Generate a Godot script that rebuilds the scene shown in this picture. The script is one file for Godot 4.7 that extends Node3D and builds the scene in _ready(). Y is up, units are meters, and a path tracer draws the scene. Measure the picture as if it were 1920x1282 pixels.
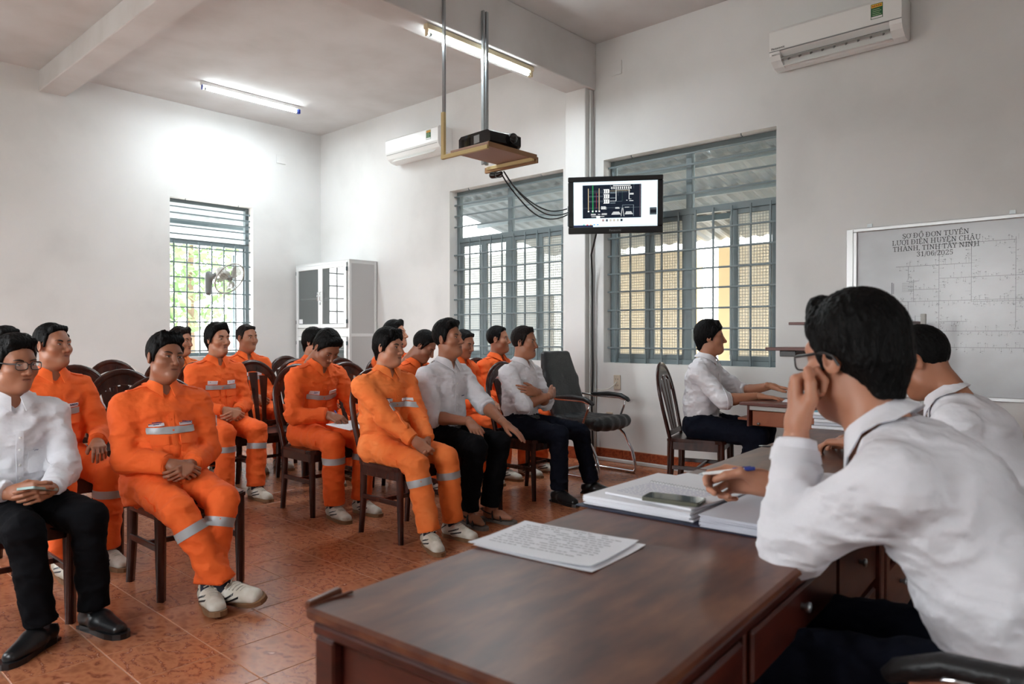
extends Node3D
# A meeting room: rows of seated workers, a desk with papers, barred windows, a screen on a pillar.

const F_PX := 1355.0

# ---------------------------------------------------------------- shapes collected into one mesh
class Geo:
	var st := SurfaceTool.new()
	func _init() -> void:
		st.begin(Mesh.PRIMITIVE_TRIANGLES)
		st.set_smooth_group(-1)
	func tri(a: Vector3, b: Vector3, c: Vector3) -> void:   # counter-clockwise seen from outside
		st.add_vertex(a); st.add_vertex(c); st.add_vertex(b)
	func quad(a: Vector3, b: Vector3, c: Vector3, d: Vector3) -> void:
		tri(a, b, c); tri(a, c, d)
	func poly_out(p: Array, centre: Vector3) -> void:
		var m := Vector3.ZERO
		for q: Vector3 in p: m += q
		m /= p.size()
		var n: Vector3 = (p[1] - p[0]).cross(p[2] - p[0])
		if n.dot(m - centre) < 0.0: p.reverse()
		for k in range(1, p.size() - 1): tri(p[0], p[k], p[k + 1])
	func box(xf: Transform3D, size: Vector3, bev := 0.0) -> Geo:
		var h := size * 0.5
		var ctr := xf.origin
		st.set_smooth_group(-1)
		if bev <= 0.0:
			for ax in 3:
				for s: float in [-1.0, 1.0]:
					var f := []
					for q: Vector2 in [Vector2(-1, -1), Vector2(1, -1), Vector2(1, 1), Vector2(-1, 1)]:
						var v := Vector3.ZERO
						v[ax] = s * h[ax]; v[(ax + 1) % 3] = q.x * h[(ax + 1) % 3]; v[(ax + 2) % 3] = q.y * h[(ax + 2) % 3]
						f.append(xf * v)
					poly_out(f, ctr)
			return self
		var b := minf(bev, minf(h.x, minf(h.y, h.z)) * 0.95)
		var pt := func(s: Vector3, ax: int) -> Vector3:
			var v := Vector3(s.x * (h.x - b), s.y * (h.y - b), s.z * (h.z - b))
			v[ax] = s[ax] * h[ax]
			return xf * v
		for ax in 3:
			var a1 := (ax + 1) % 3
			var a2 := (ax + 2) % 3
			for s: float in [-1.0, 1.0]:
				var f := []
				for q: Vector2 in [Vector2(-1, -1), Vector2(1, -1), Vector2(1, 1), Vector2(-1, 1)]:
					var v := Vector3.ZERO
					v[ax] = s; v[a1] = q.x; v[a2] = q.y
					f.append(pt.call(v, ax))
				poly_out(f, ctr)
				for t: float in [-1.0, 1.0]:
					var e0 := Vector3.ZERO
					e0[ax] = -1; e0[a1] = s; e0[a2] = t
					var e1 := e0
					e1[ax] = 1
					poly_out([pt.call(e0, a1), pt.call(e1, a1), pt.call(e1, a2), pt.call(e0, a2)], ctr)
		for sx: float in [-1.0, 1.0]:
			for sy: float in [-1.0, 1.0]:
				for sz: float in [-1.0, 1.0]:
					var s := Vector3(sx, sy, sz)
					poly_out([pt.call(s, 0), pt.call(s, 1), pt.call(s, 2)], ctr)
		return self
	func bx(lo: Vector3, hi: Vector3, bev := 0.0) -> Geo:
		return box(Transform3D(Basis(), (lo + hi) * 0.5), (hi - lo).abs(), bev)
	func bar(a: Vector3, b: Vector3, w: float, t: float, up := Vector3.UP, bev := 0.0) -> Geo:  # a straight bar, w wide across, t thick along up
		var d := (b - a).normalized()
		if absf(d.dot(up)) > 0.98: up = Vector3.RIGHT if absf(d.x) < 0.9 else Vector3.FORWARD
		var s := d.cross(up).normalized()
		return box(Transform3D(Basis(s, d.cross(s).normalized(), d), (a + b) * 0.5), Vector3(w, t, a.distance_to(b)), bev)
	func tube(path: Array, rad, sides := 8, flat := 1.0, upv := Vector3.ZERO) -> Geo:
		var n := path.size()
		var rings := []
		var up := upv if upv != Vector3.ZERO else Vector3.UP
		var d0: Vector3 = (path[1] - path[0]).normalized()
		if absf(d0.dot(up)) > 0.95: up = Vector3.RIGHT
		var s := d0.cross(up).normalized()
		for k in n:
			var d: Vector3 = ((path[mini(k + 1, n - 1)] as Vector3) - (path[maxi(k - 1, 0)] as Vector3)).normalized()
			s = (s - d * s.dot(d)).normalized()
			var u := s.cross(d).normalized()
			var r: float = rad[k] if rad is Array else rad
			var ring := []
			for j in sides:
				var a := TAU * j / sides
				ring.append((path[k] as Vector3) + s * (cos(a) * r) + u * (sin(a) * r * flat))
			rings.append(ring)
		st.set_smooth_group(1)
		for k in n - 1:
			for j in sides:
				var j2 := (j + 1) % sides
				quad(rings[k][j2], rings[k][j], rings[k + 1][j], rings[k + 1][j2])
		st.set_smooth_group(-1)
		for j in range(1, sides - 1):
			tri(rings[0][0], rings[0][j], rings[0][j + 1])
			tri(rings[n - 1][0], rings[n - 1][j + 1], rings[n - 1][j])
		return self
	func lathe(prof: Array, segs: int, xf: Transform3D, smooth := true) -> Geo:   # profile of (radius, height), from the bottom up
		st.set_smooth_group(2 if smooth else -1)
		for k in prof.size() - 1:
			var p0: Vector2 = prof[k]
			var p1: Vector2 = prof[k + 1]
			for j in segs:
				var a := TAU * j / segs
				var b := TAU * (j + 1) / segs
				var q00 := xf * Vector3(cos(a) * p0.x, p0.y, -sin(a) * p0.x)
				var q01 := xf * Vector3(cos(b) * p0.x, p0.y, -sin(b) * p0.x)
				var q10 := xf * Vector3(cos(a) * p1.x, p1.y, -sin(a) * p1.x)
				var q11 := xf * Vector3(cos(b) * p1.x, p1.y, -sin(b) * p1.x)
				if p0.x > 1e-6: tri(q00, q01, q11 if p1.x > 1e-6 else q10)
				if p1.x > 1e-6: tri(q00, q11, q10)
		return self
	func prism(poly: PackedVector2Array, depth: float, xf: Transform3D) -> Geo:
		if Geometry2D.is_polygon_clockwise(poly): poly.reverse()
		var ix := Geometry2D.triangulate_polygon(poly)
		var h := depth * 0.5
		st.set_smooth_group(-1)
		for k in range(0, ix.size(), 3):
			var a := poly[ix[k]]
			var b := poly[ix[k + 1]]
			var c := poly[ix[k + 2]]
			if (b - a).cross(c - a) < 0.0:
				var q := b
				b = c; c = q
			tri(xf * Vector3(a.x, a.y, h), xf * Vector3(b.x, b.y, h), xf * Vector3(c.x, c.y, h))
			tri(xf * Vector3(a.x, a.y, -h), xf * Vector3(c.x, c.y, -h), xf * Vector3(b.x, b.y, -h))
		for k in poly.size():
			var a := poly[k]
			var b := poly[(k + 1) % poly.size()]
			quad(xf * Vector3(a.x, a.y, -h), xf * Vector3(b.x, b.y, -h), xf * Vector3(b.x, b.y, h), xf * Vector3(a.x, a.y, h))
		return self
	func sheet(g: Array, nrm: Array, th: float, closed := false) -> Geo:   # rows of points with outward normals, given a thickness
		var nr := g.size()
		var nc: int = g[0].size()
		var top := []
		for r in nr:
			var row := []
			for c in nc: row.append((g[r][c] as Vector3) + (nrm[r][c] as Vector3) * th)
			top.append(row)
		st.set_smooth_group(3)
		var m := nc if closed else nc - 1
		var ccw: bool = ((g[0][1] - g[0][0]) as Vector3).cross(g[1][0] - g[0][0]).dot(nrm[0][0]) > 0.0
		for r in nr - 1:
			for c in m:
				var c2 := (c + 1) % nc
				if ccw:
					quad(top[r][c], top[r][c2], top[r + 1][c2], top[r + 1][c])
					quad(g[r][c2], g[r][c], g[r + 1][c], g[r + 1][c2])
				else:
					quad(top[r][c2], top[r][c], top[r + 1][c], top[r + 1][c2])
					quad(g[r][c], g[r][c2], g[r + 1][c2], g[r + 1][c])
		st.set_smooth_group(-1)
		var rim := func(a: Vector3, b: Vector3, a2: Vector3, b2: Vector3) -> void:
			if ccw: quad(a, b, b2, a2)
			else: quad(b, a, a2, b2)
		for c in m:
			var c2 := (c + 1) % nc
			rim.call(g[0][c], g[0][c2], top[0][c], top[0][c2])
			rim.call(g[nr - 1][c2], g[nr - 1][c], top[nr - 1][c2], top[nr - 1][c])
		if not closed:
			for r in nr - 1:
				rim.call(g[r + 1][0], g[r][0], top[r + 1][0], top[r][0])
				rim.call(g[r][nc - 1], g[r + 1][nc - 1], top[r][nc - 1], top[r + 1][nc - 1])
		return self
	func mesh() -> ArrayMesh:
		st.generate_normals()
		return st.commit()

# ---------------------------------------------------------------- smooth shapes from joined distances
class Field:
	var o := Vector3.ZERO
	var c := 0.01
	var nx := 0
	var ny := 0
	var nz := 0
	var f := PackedFloat32Array()
	func build(prims: Array, cell: float) -> Field:
		c = cell
		var lo := Vector3.ONE * 1e9
		var hi := -lo
		for p: Array in prims:
			if p[0] == "c":
				var w: float = p[7] if p.size() > 7 else 1.0
				var ra: Vector3 = Vector3.ONE * (p[3] * maxf(1.0, w)); var rb: Vector3 = Vector3.ONE * (p[4] * maxf(1.0, w))
				lo = lo.min(p[1] - ra).min(p[2] - rb); hi = hi.max(p[1] + ra).max(p[2] + rb)
			elif p[0] == "e":
				var r: float = maxf(p[2].x, maxf(p[2].y, p[2].z))
				lo = lo.min(p[1] - Vector3.ONE * r); hi = hi.max(p[1] + Vector3.ONE * r)
		o = lo - Vector3.ONE * (cell * 3.0 + 0.012)
		var n := (hi - o + Vector3.ONE * (cell * 3.0 + 0.012)) / cell
		nx = int(n.x) + 2; ny = int(n.y) + 2; nz = int(n.z) + 2
		f.resize(nx * ny * nz)
		f.fill(0.5)
		for p: Array in prims:
			match p[0]:
				"c": cap(p[1], p[2], p[3], p[4], p[5], p[6] if p.size() > 6 else Vector3.ZERO, p[7] if p.size() > 7 else 1.0, false)
				"C": cap(p[1], p[2], p[3], p[4], p[5], Vector3.ZERO, 1.0, true)
				"e": ell(p[1], p[2], p[3], p[4] if p.size() > 4 else Basis(), false)
				"E": ell(p[1], p[2], p[3], p[4] if p.size() > 4 else Basis(), true)
				"p": plane(p[1], p[2], p[3])
				"n": wrinkle(p[1], p[2], p[3], p[4] if p.size() > 4 else Vector3.ONE)
		return self
	func span(lo: Vector3, hi: Vector3) -> Array:
		var a := ((lo - o) / c).floor()
		var b := ((hi - o) / c).ceil()
		return [clampi(int(a.x), 0, nx - 1), clampi(int(a.y), 0, ny - 1), clampi(int(a.z), 0, nz - 1), clampi(int(b.x), 0, nx - 1), clampi(int(b.y), 0, ny - 1), clampi(int(b.z), 0, nz - 1)]
	func cap(a: Vector3, b: Vector3, ra: float, rb: float, k: float, side: Vector3, w: float, sub: bool) -> void:
		var m := k + c * 2.5
		var rr := maxf(ra, rb) * maxf(1.0, w) + m
		var s := span(a.min(b) - Vector3.ONE * rr, a.max(b) + Vector3.ONE * rr)
		var ba := b - a
		var inv := 1.0 / maxf(ba.length_squared(), 1e-9)
		var dr := rb - ra
		var wide := absf(w - 1.0) > 0.001
		var sq := 1.0 - 1.0 / w
		var k4 := 0.25 / maxf(k, 1e-6)
		for z in range(s[2], s[5] + 1):
			for y in range(s[1], s[4] + 1):
				var row := nx * (y + ny * z)
				var pa := Vector3(o.x, o.y + y * c, o.z + z * c) - a
				var ax := pa.x
				for x in range(s[0], s[3] + 1):
					pa.x = ax + x * c
					var t := clampf(pa.dot(ba) * inv, 0.0, 1.0)
					var q := pa - ba * t
					if wide: q -= side * (q.dot(side) * sq)
					var d := q.length() - ra - dr * t
					var i := row + x
					var v := f[i]
					if sub:
						d = -d
						var h := k - absf(d - v)
						f[i] = maxf(d, v) + (h * h * k4 if h > 0.0 else 0.0)
					else:
						if d > v + k: continue
						var h := k - absf(d - v)
						f[i] = minf(d, v) - (h * h * k4 if h > 0.0 else 0.0)
	func ell(ctr: Vector3, r: Vector3, k: float, bas: Basis, sub: bool) -> void:
		var m := k + c * 2.5
		var rr := Vector3.ONE * (maxf(r.x, maxf(r.y, r.z)) + m)
		var s := span(ctr - rr, ctr + rr)
		var bi := bas.inverse()
		var ir := Vector3(1.0 / r.x, 1.0 / r.y, 1.0 / r.z)
		var k4 := 0.25 / maxf(k, 1e-6)
		for z in range(s[2], s[5] + 1):
			for y in range(s[1], s[4] + 1):
				var row := nx * (y + ny * z)
				for x in range(s[0], s[3] + 1):
					var q := (bi * (Vector3(o.x + x * c, o.y + y * c, o.z + z * c) - ctr)) * ir
					var l := q.length()
					var d := l * (l - 1.0) / maxf((q * ir).length(), 1e-5)
					var i := row + x
					var v := f[i]
					if sub:
						d = -d
						var h := k - absf(d - v)
						f[i] = maxf(d, v) + (h * h * k4 if h > 0.0 else 0.0)
					else:
						var h := k - absf(d - v)
						f[i] = minf(d, v) - (h * h * k4 if h > 0.0 else 0.0)
	func plane(n: Vector3, at: Vector3, reach: float) -> void:   # cuts away what lies beyond the plane, near the given point
		var s := span(at - Vector3.ONE * reach, at + Vector3.ONE * reach)
		var r2 := reach * reach
		for z in range(s[2], s[5] + 1):
			for y in range(s[1], s[4] + 1):
				var row := nx * (y + ny * z)
				for x in range(s[0], s[3] + 1):
					var q := Vector3(o.x + x * c, o.y + y * c, o.z + z * c) - at
					if q.length_squared() < r2:
						var d := q.dot(n)
						if d > f[row + x]: f[row + x] = d
	func wrinkle(amp: float, freq: float, sd: int, st: Vector3) -> void:
		var no := FastNoiseLite.new()
		no.seed = sd; no.frequency = freq; no.noise_type = FastNoiseLite.TYPE_SIMPLEX_SMOOTH
		no.fractal_type = FastNoiseLite.FRACTAL_RIDGED
		no.fractal_octaves = 2
		no.domain_warp_enabled = false
		var lim := c * 4.0
		for z in nz:
			for y in ny:
				var row := nx * (y + ny * z)
				for x in nx:
					var v := f[row + x]
					if v < lim and v > -lim:
						f[row + x] = v - amp * no.get_noise_3d((o.x + x * c) * st.x, (o.y + y * c) * st.y, (o.z + z * c) * st.z)
	func at(p: Vector3) -> float:
		var q := (p - o) / c
		var x := int(q.x); var y := int(q.y); var z := int(q.z)
		if q.x < 0.0 or q.y < 0.0 or q.z < 0.0 or x > nx - 2 or y > ny - 2 or z > nz - 2: return 0.5
		var u := q.x - x; var v := q.y - y; var w := q.z - z
		var i := x + nx * (y + ny * z)
		var j := i + nx * ny
		return lerpf(lerpf(lerpf(f[i], f[i + 1], u), lerpf(f[i + nx], f[i + nx + 1], u), v), lerpf(lerpf(f[j], f[j + 1], u), lerpf(f[j + nx], f[j + nx + 1], u), v), w)
	func grad(p: Vector3) -> Vector3:
		var e := c
		return Vector3(at(p + Vector3(e, 0, 0)) - at(p - Vector3(e, 0, 0)), at(p + Vector3(0, e, 0)) - at(p - Vector3(0, e, 0)), at(p + Vector3(0, 0, e)) - at(p - Vector3(0, 0, e))).normalized()
	func out(p: Vector3, d: Vector3, most := 0.35) -> Vector3:   # first place outside, going from p along d
		var t := 0.0
		var last := at(p)
		if last >= 0.0: return p
		while t < most:
			t += 0.006
			var v := at(p + d * t)
			if v > 0.0:
				return p + d * (t - 0.006 * v / maxf(v - last, 1e-5))
			last = v
		return p + d * most
	func push(p: Vector3, off: float) -> Vector3:   # moves a point out of the surface
		for k in 6:
			var v := at(p)
			if v >= off: return p
			p += grad(p) * (off - v)
		return p
	func arrays() -> Array:
		var vs := PackedVector3Array()
		var ns := PackedVector3Array()
		var ix := PackedInt32Array()
		var id := PackedInt32Array()
		id.resize(nx * ny * nz)
		var live := PackedInt32Array()
		var lim := c * 2.2 + 0.012
		var sz := nx * ny
		for z in nz - 1:
			for y in ny - 1:
				var row := nx * (y + ny * z)
				for x in nx - 1:
					var i := row + x
					var a0 := f[i]
					if a0 > lim or a0 < -lim: continue
					var a1 := f[i + 1]; var a2 := f[i + nx]; var a3 := f[i + nx + 1]
					var j := i + sz
					var b0 := f[j]; var b1 := f[j + 1]; var b2 := f[j + nx]; var b3 := f[j + nx + 1]
					var lowest := minf(minf(minf(a0, a1), minf(a2, a3)), minf(minf(b0, b1), minf(b2, b3)))
					if lowest >= 0.0 or maxf(maxf(maxf(a0, a1), maxf(a2, a3)), maxf(maxf(b0, b1), maxf(b2, b3))) < 0.0: continue
					var sx := 0.0; var sy := 0.0; var s3 := 0.0; var n := 0.0
					if (a0 < 0.0) != (a1 < 0.0): sx += a0 / (a0 - a1); n += 1.0
					if (a2 < 0.0) != (a3 < 0.0): sx += a2 / (a2 - a3); sy += 1.0; n += 1.0
					if (b0 < 0.0) != (b1 < 0.0): sx += b0 / (b0 - b1); s3 += 1.0; n += 1.0
					if (b2 < 0.0) != (b3 < 0.0): sx += b2 / (b2 - b3); sy += 1.0; s3 += 1.0; n += 1.0
					if (a0 < 0.0) != (a2 < 0.0): sy += a0 / (a0 - a2); n += 1.0
					if (a1 < 0.0) != (a3 < 0.0): sy += a1 / (a1 - a3); sx += 1.0; n += 1.0
					if (b0 < 0.0) != (b2 < 0.0): sy += b0 / (b0 - b2); s3 += 1.0; n += 1.0
					if (b1 < 0.0) != (b3 < 0.0): sy += b1 / (b1 - b3); sx += 1.0; s3 += 1.0; n += 1.0
					if (a0 < 0.0) != (b0 < 0.0): s3 += a0 / (a0 - b0); n += 1.0
					if (a1 < 0.0) != (b1 < 0.0): s3 += a1 / (a1 - b1); sx += 1.0; n += 1.0
					if (a2 < 0.0) != (b2 < 0.0): s3 += a2 / (a2 - b2); sy += 1.0; n += 1.0
					if (a3 < 0.0) != (b3 < 0.0): s3 += a3 / (a3 - b3); sx += 1.0; sy += 1.0; n += 1.0
					var u := sx / n; var v := sy / n; var w := s3 / n
					id[i] = vs.size()
					live.append(i)
					vs.append(Vector3(o.x + (x + u) * c, o.y + (y + v) * c, o.z + (z + w) * c))
					var gx := lerpf(lerpf(a1 - a0, a3 - a2, v), lerpf(b1 - b0, b3 - b2, v), w)
					var gy := lerpf(lerpf(a2 - a0, a3 - a1, u), lerpf(b2 - b0, b3 - b1, u), w)
					var gz := lerpf(lerpf(b0 - a0, b1 - a1, u), lerpf(b2 - a2, b3 - a3, u), v)
					ns.append(Vector3(gx, gy, gz).normalized())
		for i in live:
			var inside := f[i] < 0.0
			var x := i % nx
			var y := (i / nx) % ny
			var z := i / sz
			if y > 0 and z > 0 and (f[i + 1] < 0.0) != inside: four(ix, id[i - nx - sz], id[i - sz], id[i], id[i - nx], inside)
			if x > 0 and z > 0 and (f[i + nx] < 0.0) != inside: four(ix, id[i - sz - 1], id[i - 1], id[i], id[i - sz], inside)
			if x > 0 and y > 0 and (f[i + sz] < 0.0) != inside: four(ix, id[i - 1 - nx], id[i - nx], id[i], id[i - 1], inside)
		return [vs, ns, ix]
	func four(ix: PackedInt32Array, a: int, b: int, d: int, e: int, fwd: bool) -> void:
		if fwd:
			ix.append(a); ix.append(d); ix.append(b); ix.append(a); ix.append(e); ix.append(d)
		else:
			ix.append(a); ix.append(b); ix.append(d); ix.append(a); ix.append(d); ix.append(e)
	func mesh() -> ArrayMesh:
		var r := arrays()
		return packed(r[0], r[1], r[2])
	static func packed(v: PackedVector3Array, n: PackedVector3Array, i: PackedInt32Array, into: ArrayMesh = null) -> ArrayMesh:
		var a := []
		a.resize(Mesh.ARRAY_MAX)
		a[Mesh.ARRAY_VERTEX] = v; a[Mesh.ARRAY_NORMAL] = n; a[Mesh.ARRAY_INDEX] = i
		var m := into if into else ArrayMesh.new()
		m.add_surface_from_arrays(Mesh.PRIMITIVE_TRIANGLES, a)
		return m

# ---------------------------------------------------------------- naming and materials
var taken := {}
var M := {}
func numbered(n: String) -> String:
	var k: int = taken.get(n, 0)
	taken[n] = k + 1
	return n if k == 0 else "%s_%03d" % [n, k]
func tag(o: Node, label: String, category: String, group := "") -> Node:
	o.set_meta("label", label); o.set_meta("category", category)
	if group: o.set_meta("group", group)
	return o
func thing(called: String, label: String, category: String, at := Vector3.ZERO, turn := 0.0, group := "") -> Node3D:
	var o := Node3D.new()
	o.name = numbered(called)
	add_child(o)
	o.position = at
	o.rotation.y = turn
	tag(o, label, category, group)
	return o
func obj(called: String, shape, m: Material, parent: Node = null) -> MeshInstance3D:
	var o := MeshInstance3D.new()
	o.name = called if parent else numbered(called)
	o.mesh = shape.mesh() if shape is Geo else shape
	if m: o.material_override = m
	(parent if parent else self).add_child(o, true)
	return o
func struct(called: String, shape, m: Material, parent: Node = null) -> MeshInstance3D:
	var o := obj(called, shape, m, parent)
	if parent == null: o.set_meta("kind", "structure")
	return o
func mat(called: String, col: Color, rough := 0.7, metal := 0.0) -> StandardMaterial3D:
	var m := StandardMaterial3D.new()
	m.resource_name = called
	m.albedo_color = col; m.roughness = rough; m.metallic = metal
	M[called] = m
	return m
func noise_tex(freq: float, cols: Array, sd: int, size := 512, ridged := false, oct := 4, sx := 1.0) -> NoiseTexture2D:
	var n := FastNoiseLite.new()
	n.seed = sd; n.frequency = freq; n.noise_type = FastNoiseLite.TYPE_SIMPLEX_SMOOTH
	n.fractal_type = FastNoiseLite.FRACTAL_RIDGED if ridged else FastNoiseLite.FRACTAL_FBM
	n.fractal_octaves = oct
	n.domain_warp_enabled = true; n.domain_warp_amplitude = 18.0; n.domain_warp_frequency = freq * 0.7
	var t := NoiseTexture2D.new()
	t.noise = n; t.width = size; t.height = size; t.seamless = true
	var g := Gradient.new()
	g.offsets = PackedFloat32Array(cols.map(func(c): return c[0]))
	g.colors = PackedColorArray(cols.map(func(c): return c[1]))
	t.color_ramp = g
	return t
func rgb(r: int, g: int, b: int) -> Color: return Color(r / 255.0, g / 255.0, b / 255.0)
func xfm(at: Vector3, bas := Basis()) -> Transform3D: return Transform3D(bas, at)

const YAW := 0.74142
const TUBE_E := 3.8
const TUBE_GLOW := 38.0
const SCREEN_GLOW := 1.35

func _ready() -> void:
	var cam := Camera3D.new()
	cam.name = "camera"
	cam.position = CAM
	cam.rotation = Vector3(-atan(13.0 / F_PX), YAW, 0)
	cam.keep_aspect = Camera3D.KEEP_HEIGHT
	cam.fov = rad_to_deg(2.0 * atan(641.0 / F_PX))
	cam.near = 0.05; cam.far = 200.0
	var lens := CameraAttributesPhysical.new()      # a 25 mm lens at f/4, focused on the front row
	lens.frustum_focal_length = 12.0 / tan(deg_to_rad(cam.fov) * 0.5)
	lens.frustum_focus_distance = 4.6
	lens.exposure_aperture = 4.0
	cam.attributes = lens
	add_child(cam)
	cam.current = true
	var env := Environment.new()
	env.background_mode = Environment.BG_SKY
	var sky := Sky.new()
	var sm := ProceduralSkyMaterial.new()
	sm.sky_top_color = rgb(222, 228, 232); sm.sky_horizon_color = rgb(244, 244, 242)
	sm.ground_horizon_color = rgb(228, 226, 220); sm.ground_bottom_color = rgb(190, 186, 178)
	sm.sky_energy_multiplier = 3.4; sm.ground_energy_multiplier = 1.6
	sm.sun_angle_max = 0.0
	sky.sky_material = sm
	env.sky = sky
	env.tonemap_mode = Environment.TONE_MAPPER_LINEAR
	env.tonemap_exposure = 1.12
	env.sdfgi_enabled = true; env.ssao_enabled = true; env.ssil_enabled = true
	var we := WorldEnvironment.new()
	we.name = "world"
	we.environment = env
	add_child(we)
	var t0 := Time.get_ticks_msec()
	materials()
	build_room()
	build_windows()
	build_outside()
	build_things()
	print("things ", Time.get_ticks_msec() - t0)
	people_materials()
	build_people()
	print("people ", Time.get_ticks_msec() - t0)

# ---------------------------------------------------------------- the room
const RX := 11.6
const RZ := 7.4
const RH := 4.083
const CAM := Vector3(9.074, 1.22, 5.827)

func materials() -> void:
	var w := mat("wall_paint", Color(1, 1, 1), 0.75)
	w.albedo_texture = noise_tex(0.006, [[0.0, rgb(212, 211, 209)], [0.45, rgb(223, 222, 220)], [1.0, rgb(228, 227, 226)]], 3, 512, false, 5)
	w.uv1_triplanar = true; w.uv1_world_triplanar = true; w.uv1_scale = Vector3.ONE * 0.23
	var ce := mat("ceiling_paint", Color(1, 1, 1), 0.85)
	ce.albedo_texture = noise_tex(0.008, [[0.0, rgb(205, 201, 198)], [0.5, rgb(214, 211, 209)], [1.0, rgb(220, 218, 217)]], 8, 512, false, 5)
	ce.uv1_triplanar = true; ce.uv1_world_triplanar = true; ce.uv1_scale = Vector3.ONE * 0.3
	for k in 5:
		var t := mat("floor_tile_%d" % k, Color(1, 1, 1), 0.24)
		t.albedo_texture = noise_tex(0.012, [[0.0, rgb(146, 88, 60)], [0.3, rgb(170, 106, 74)], [0.5, rgb(186, 119, 84)], [0.7, rgb(174, 108, 76)], [0.84, rgb(132, 74, 52)], [0.93, rgb(198, 140, 114)], [1.0, rgb(232, 200, 184)]], 21 + k * 7, 512, k % 2 == 0, 3)
		t.uv1_triplanar = true; t.uv1_scale = Vector3(1.25, 1.25, 1.9); t.uv1_offset = Vector3(k * 0.37, 0, k * 0.61)
	mat("grout", rgb(196, 150, 122), 0.9)
	var sk := mat("skirting_tile", Color(1, 1, 1), 0.25)
	sk.albedo_texture = noise_tex(0.015, [[0.0, rgb(120, 52, 30)], [0.5, rgb(163, 78, 46)], [0.85, rgb(130, 56, 34)], [1.0, rgb(205, 150, 120)]], 77, 256, true, 5)
	sk.uv1_triplanar = true; sk.uv1_scale = Vector3.ONE * 2.0
	mat("duct_white", rgb(205, 204, 202), 0.5)
	mat("steel_grey_paint", rgb(112, 125, 129), 0.45)
	mat("steel_dark_paint", rgb(78, 92, 97), 0.5)
	var cg := mat("clear_glass", Color(0.86, 0.92, 0.93, 0.12), 0.03)
	cg.transparency = BaseMaterial3D.TRANSPARENCY_ALPHA
	var im := Image.create(256, 256, false, Image.FORMAT_RGBA8)
	for y in 256:
		for x in 256:
			var u := absf(fmod(x / 32.0, 1.0) - 0.5)
			var v := absf(fmod(y / 32.0, 1.0) - 0.5)
			var line := u > 0.38 or v > 0.38
			im.set_pixel(x, y, Color(0.55, 0.57, 0.57, 0.72) if line else Color(0.95, 0.95, 0.92, 0.34))
	var fg := mat("figured_glass", Color(1, 1, 1), 0.35)
	fg.albedo_texture = ImageTexture.create_from_image(im)
	fg.transparency = BaseMaterial3D.TRANSPARENCY_ALPHA
	fg.uv1_triplanar = true; fg.uv1_scale = Vector3.ONE * (1.0 / 0.21)
	fg.backlight_enabled = true; fg.backlight = Color(0.8, 0.8, 0.78)
	var wd := mat("dark_wood", Color(1, 1, 1), 0.28)
	wd.albedo_texture = noise_tex(0.02, [[0.0, rgb(46, 22, 16)], [0.5, rgb(66, 33, 24)], [1.0, rgb(90, 46, 31)]], 5, 512, false, 5)
	wd.uv1_triplanar = true; wd.uv1_world_triplanar = false; wd.uv1_scale = Vector3(6, 0.7, 6)
	var dw := mat("desk_wood", Color(1, 1, 1), 0.36)
	dw.albedo_texture = noise_tex(0.008, [[0.0, rgb(66, 34, 25)], [0.3, rgb(84, 45, 32)], [0.55, rgb(98, 56, 38)], [0.8, rgb(110, 67, 45)], [1.0, rgb(122, 78, 52)]], 15, 1024, false, 6)
	dw.metallic_specular = 0.38
	dw.uv1_triplanar = true; dw.uv1_scale = Vector3(1.6, 1.6, 0.5)
	var ds := mat("desk_side_wood", Color(1, 1, 1), 0.3)
	ds.albedo_texture = noise_tex(0.012, [[0.0, rgb(46, 18, 13)], [0.5, rgb(66, 27, 19)], [1.0, rgb(84, 37, 25)]], 18, 512, false, 5)
	ds.uv1_triplanar = true; ds.uv1_scale = Vector3(1.2, 3.0, 0.6)
	var cw := mat("chair_wood", Color(1, 1, 1), 0.25)
	cw.albedo_texture = noise_tex(0.02, [[0.0, rgb(42, 20, 16)], [0.5, rgb(58, 28, 22)], [1.0, rgb(78, 38, 28)]], 6, 256, false, 4)
	cw.uv1_triplanar = true; cw.uv1_scale = Vector3(3, 0.8, 3)
	mat("chrome", rgb(215, 215, 218), 0.14, 1.0)
	mat("galvanised", rgb(165, 170, 172), 0.35, 0.8)
	var bl := mat("black_leather", rgb(30, 30, 32), 0.42)
	bl.normal_enabled = true; bl.normal_texture = bump_tex(0.04, 31, 256); bl.normal_scale = 0.35; bl.uv1_triplanar = true; bl.uv1_scale = Vector3.ONE * 4.0
	mat("black_plastic", rgb(22, 22, 24), 0.3)
	mat("black_cable", rgb(24, 24, 26), 0.5)
	mat("white_cable", rgb(225, 222, 212), 0.5)
	mat("white_plastic", rgb(238, 238, 236), 0.35)
	mat("ac_white", rgb(240, 240, 238), 0.3)
	mat("ac_grey", rgb(150, 150, 146), 0.45)
	mat("dark_gap", rgb(38, 40, 38), 0.7)
	mat("beige_plastic", rgb(196, 182, 164), 0.5)
	mat("yellow_steel", rgb(205, 184, 132), 0.5)
	mat("plywood_edge", rgb(150, 112, 76), 0.6)
	mat("plywood_face", rgb(172, 142, 126), 0.6)
	mat("aluminium", rgb(205, 207, 208), 0.35, 0.6)
	mat("cabinet_white", rgb(224, 226, 226), 0.35)
	mat("cabinet_panel", rgb(190, 190, 190), 0.5)
	mat("paper", rgb(236, 237, 242), 0.85)
	mat("paper_grey", rgb(208, 210, 220), 0.85)
	mat("ink", rgb(60, 62, 74), 0.9)
	mat("ink_blue", rgb(45, 60, 140), 0.6)
	mat("ink_red", rgb(190, 40, 50), 0.6)
	mat("black_print", rgb(40, 42, 46), 0.8)
	mat("folder_blue", rgb(28, 36, 62), 0.5)
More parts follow.
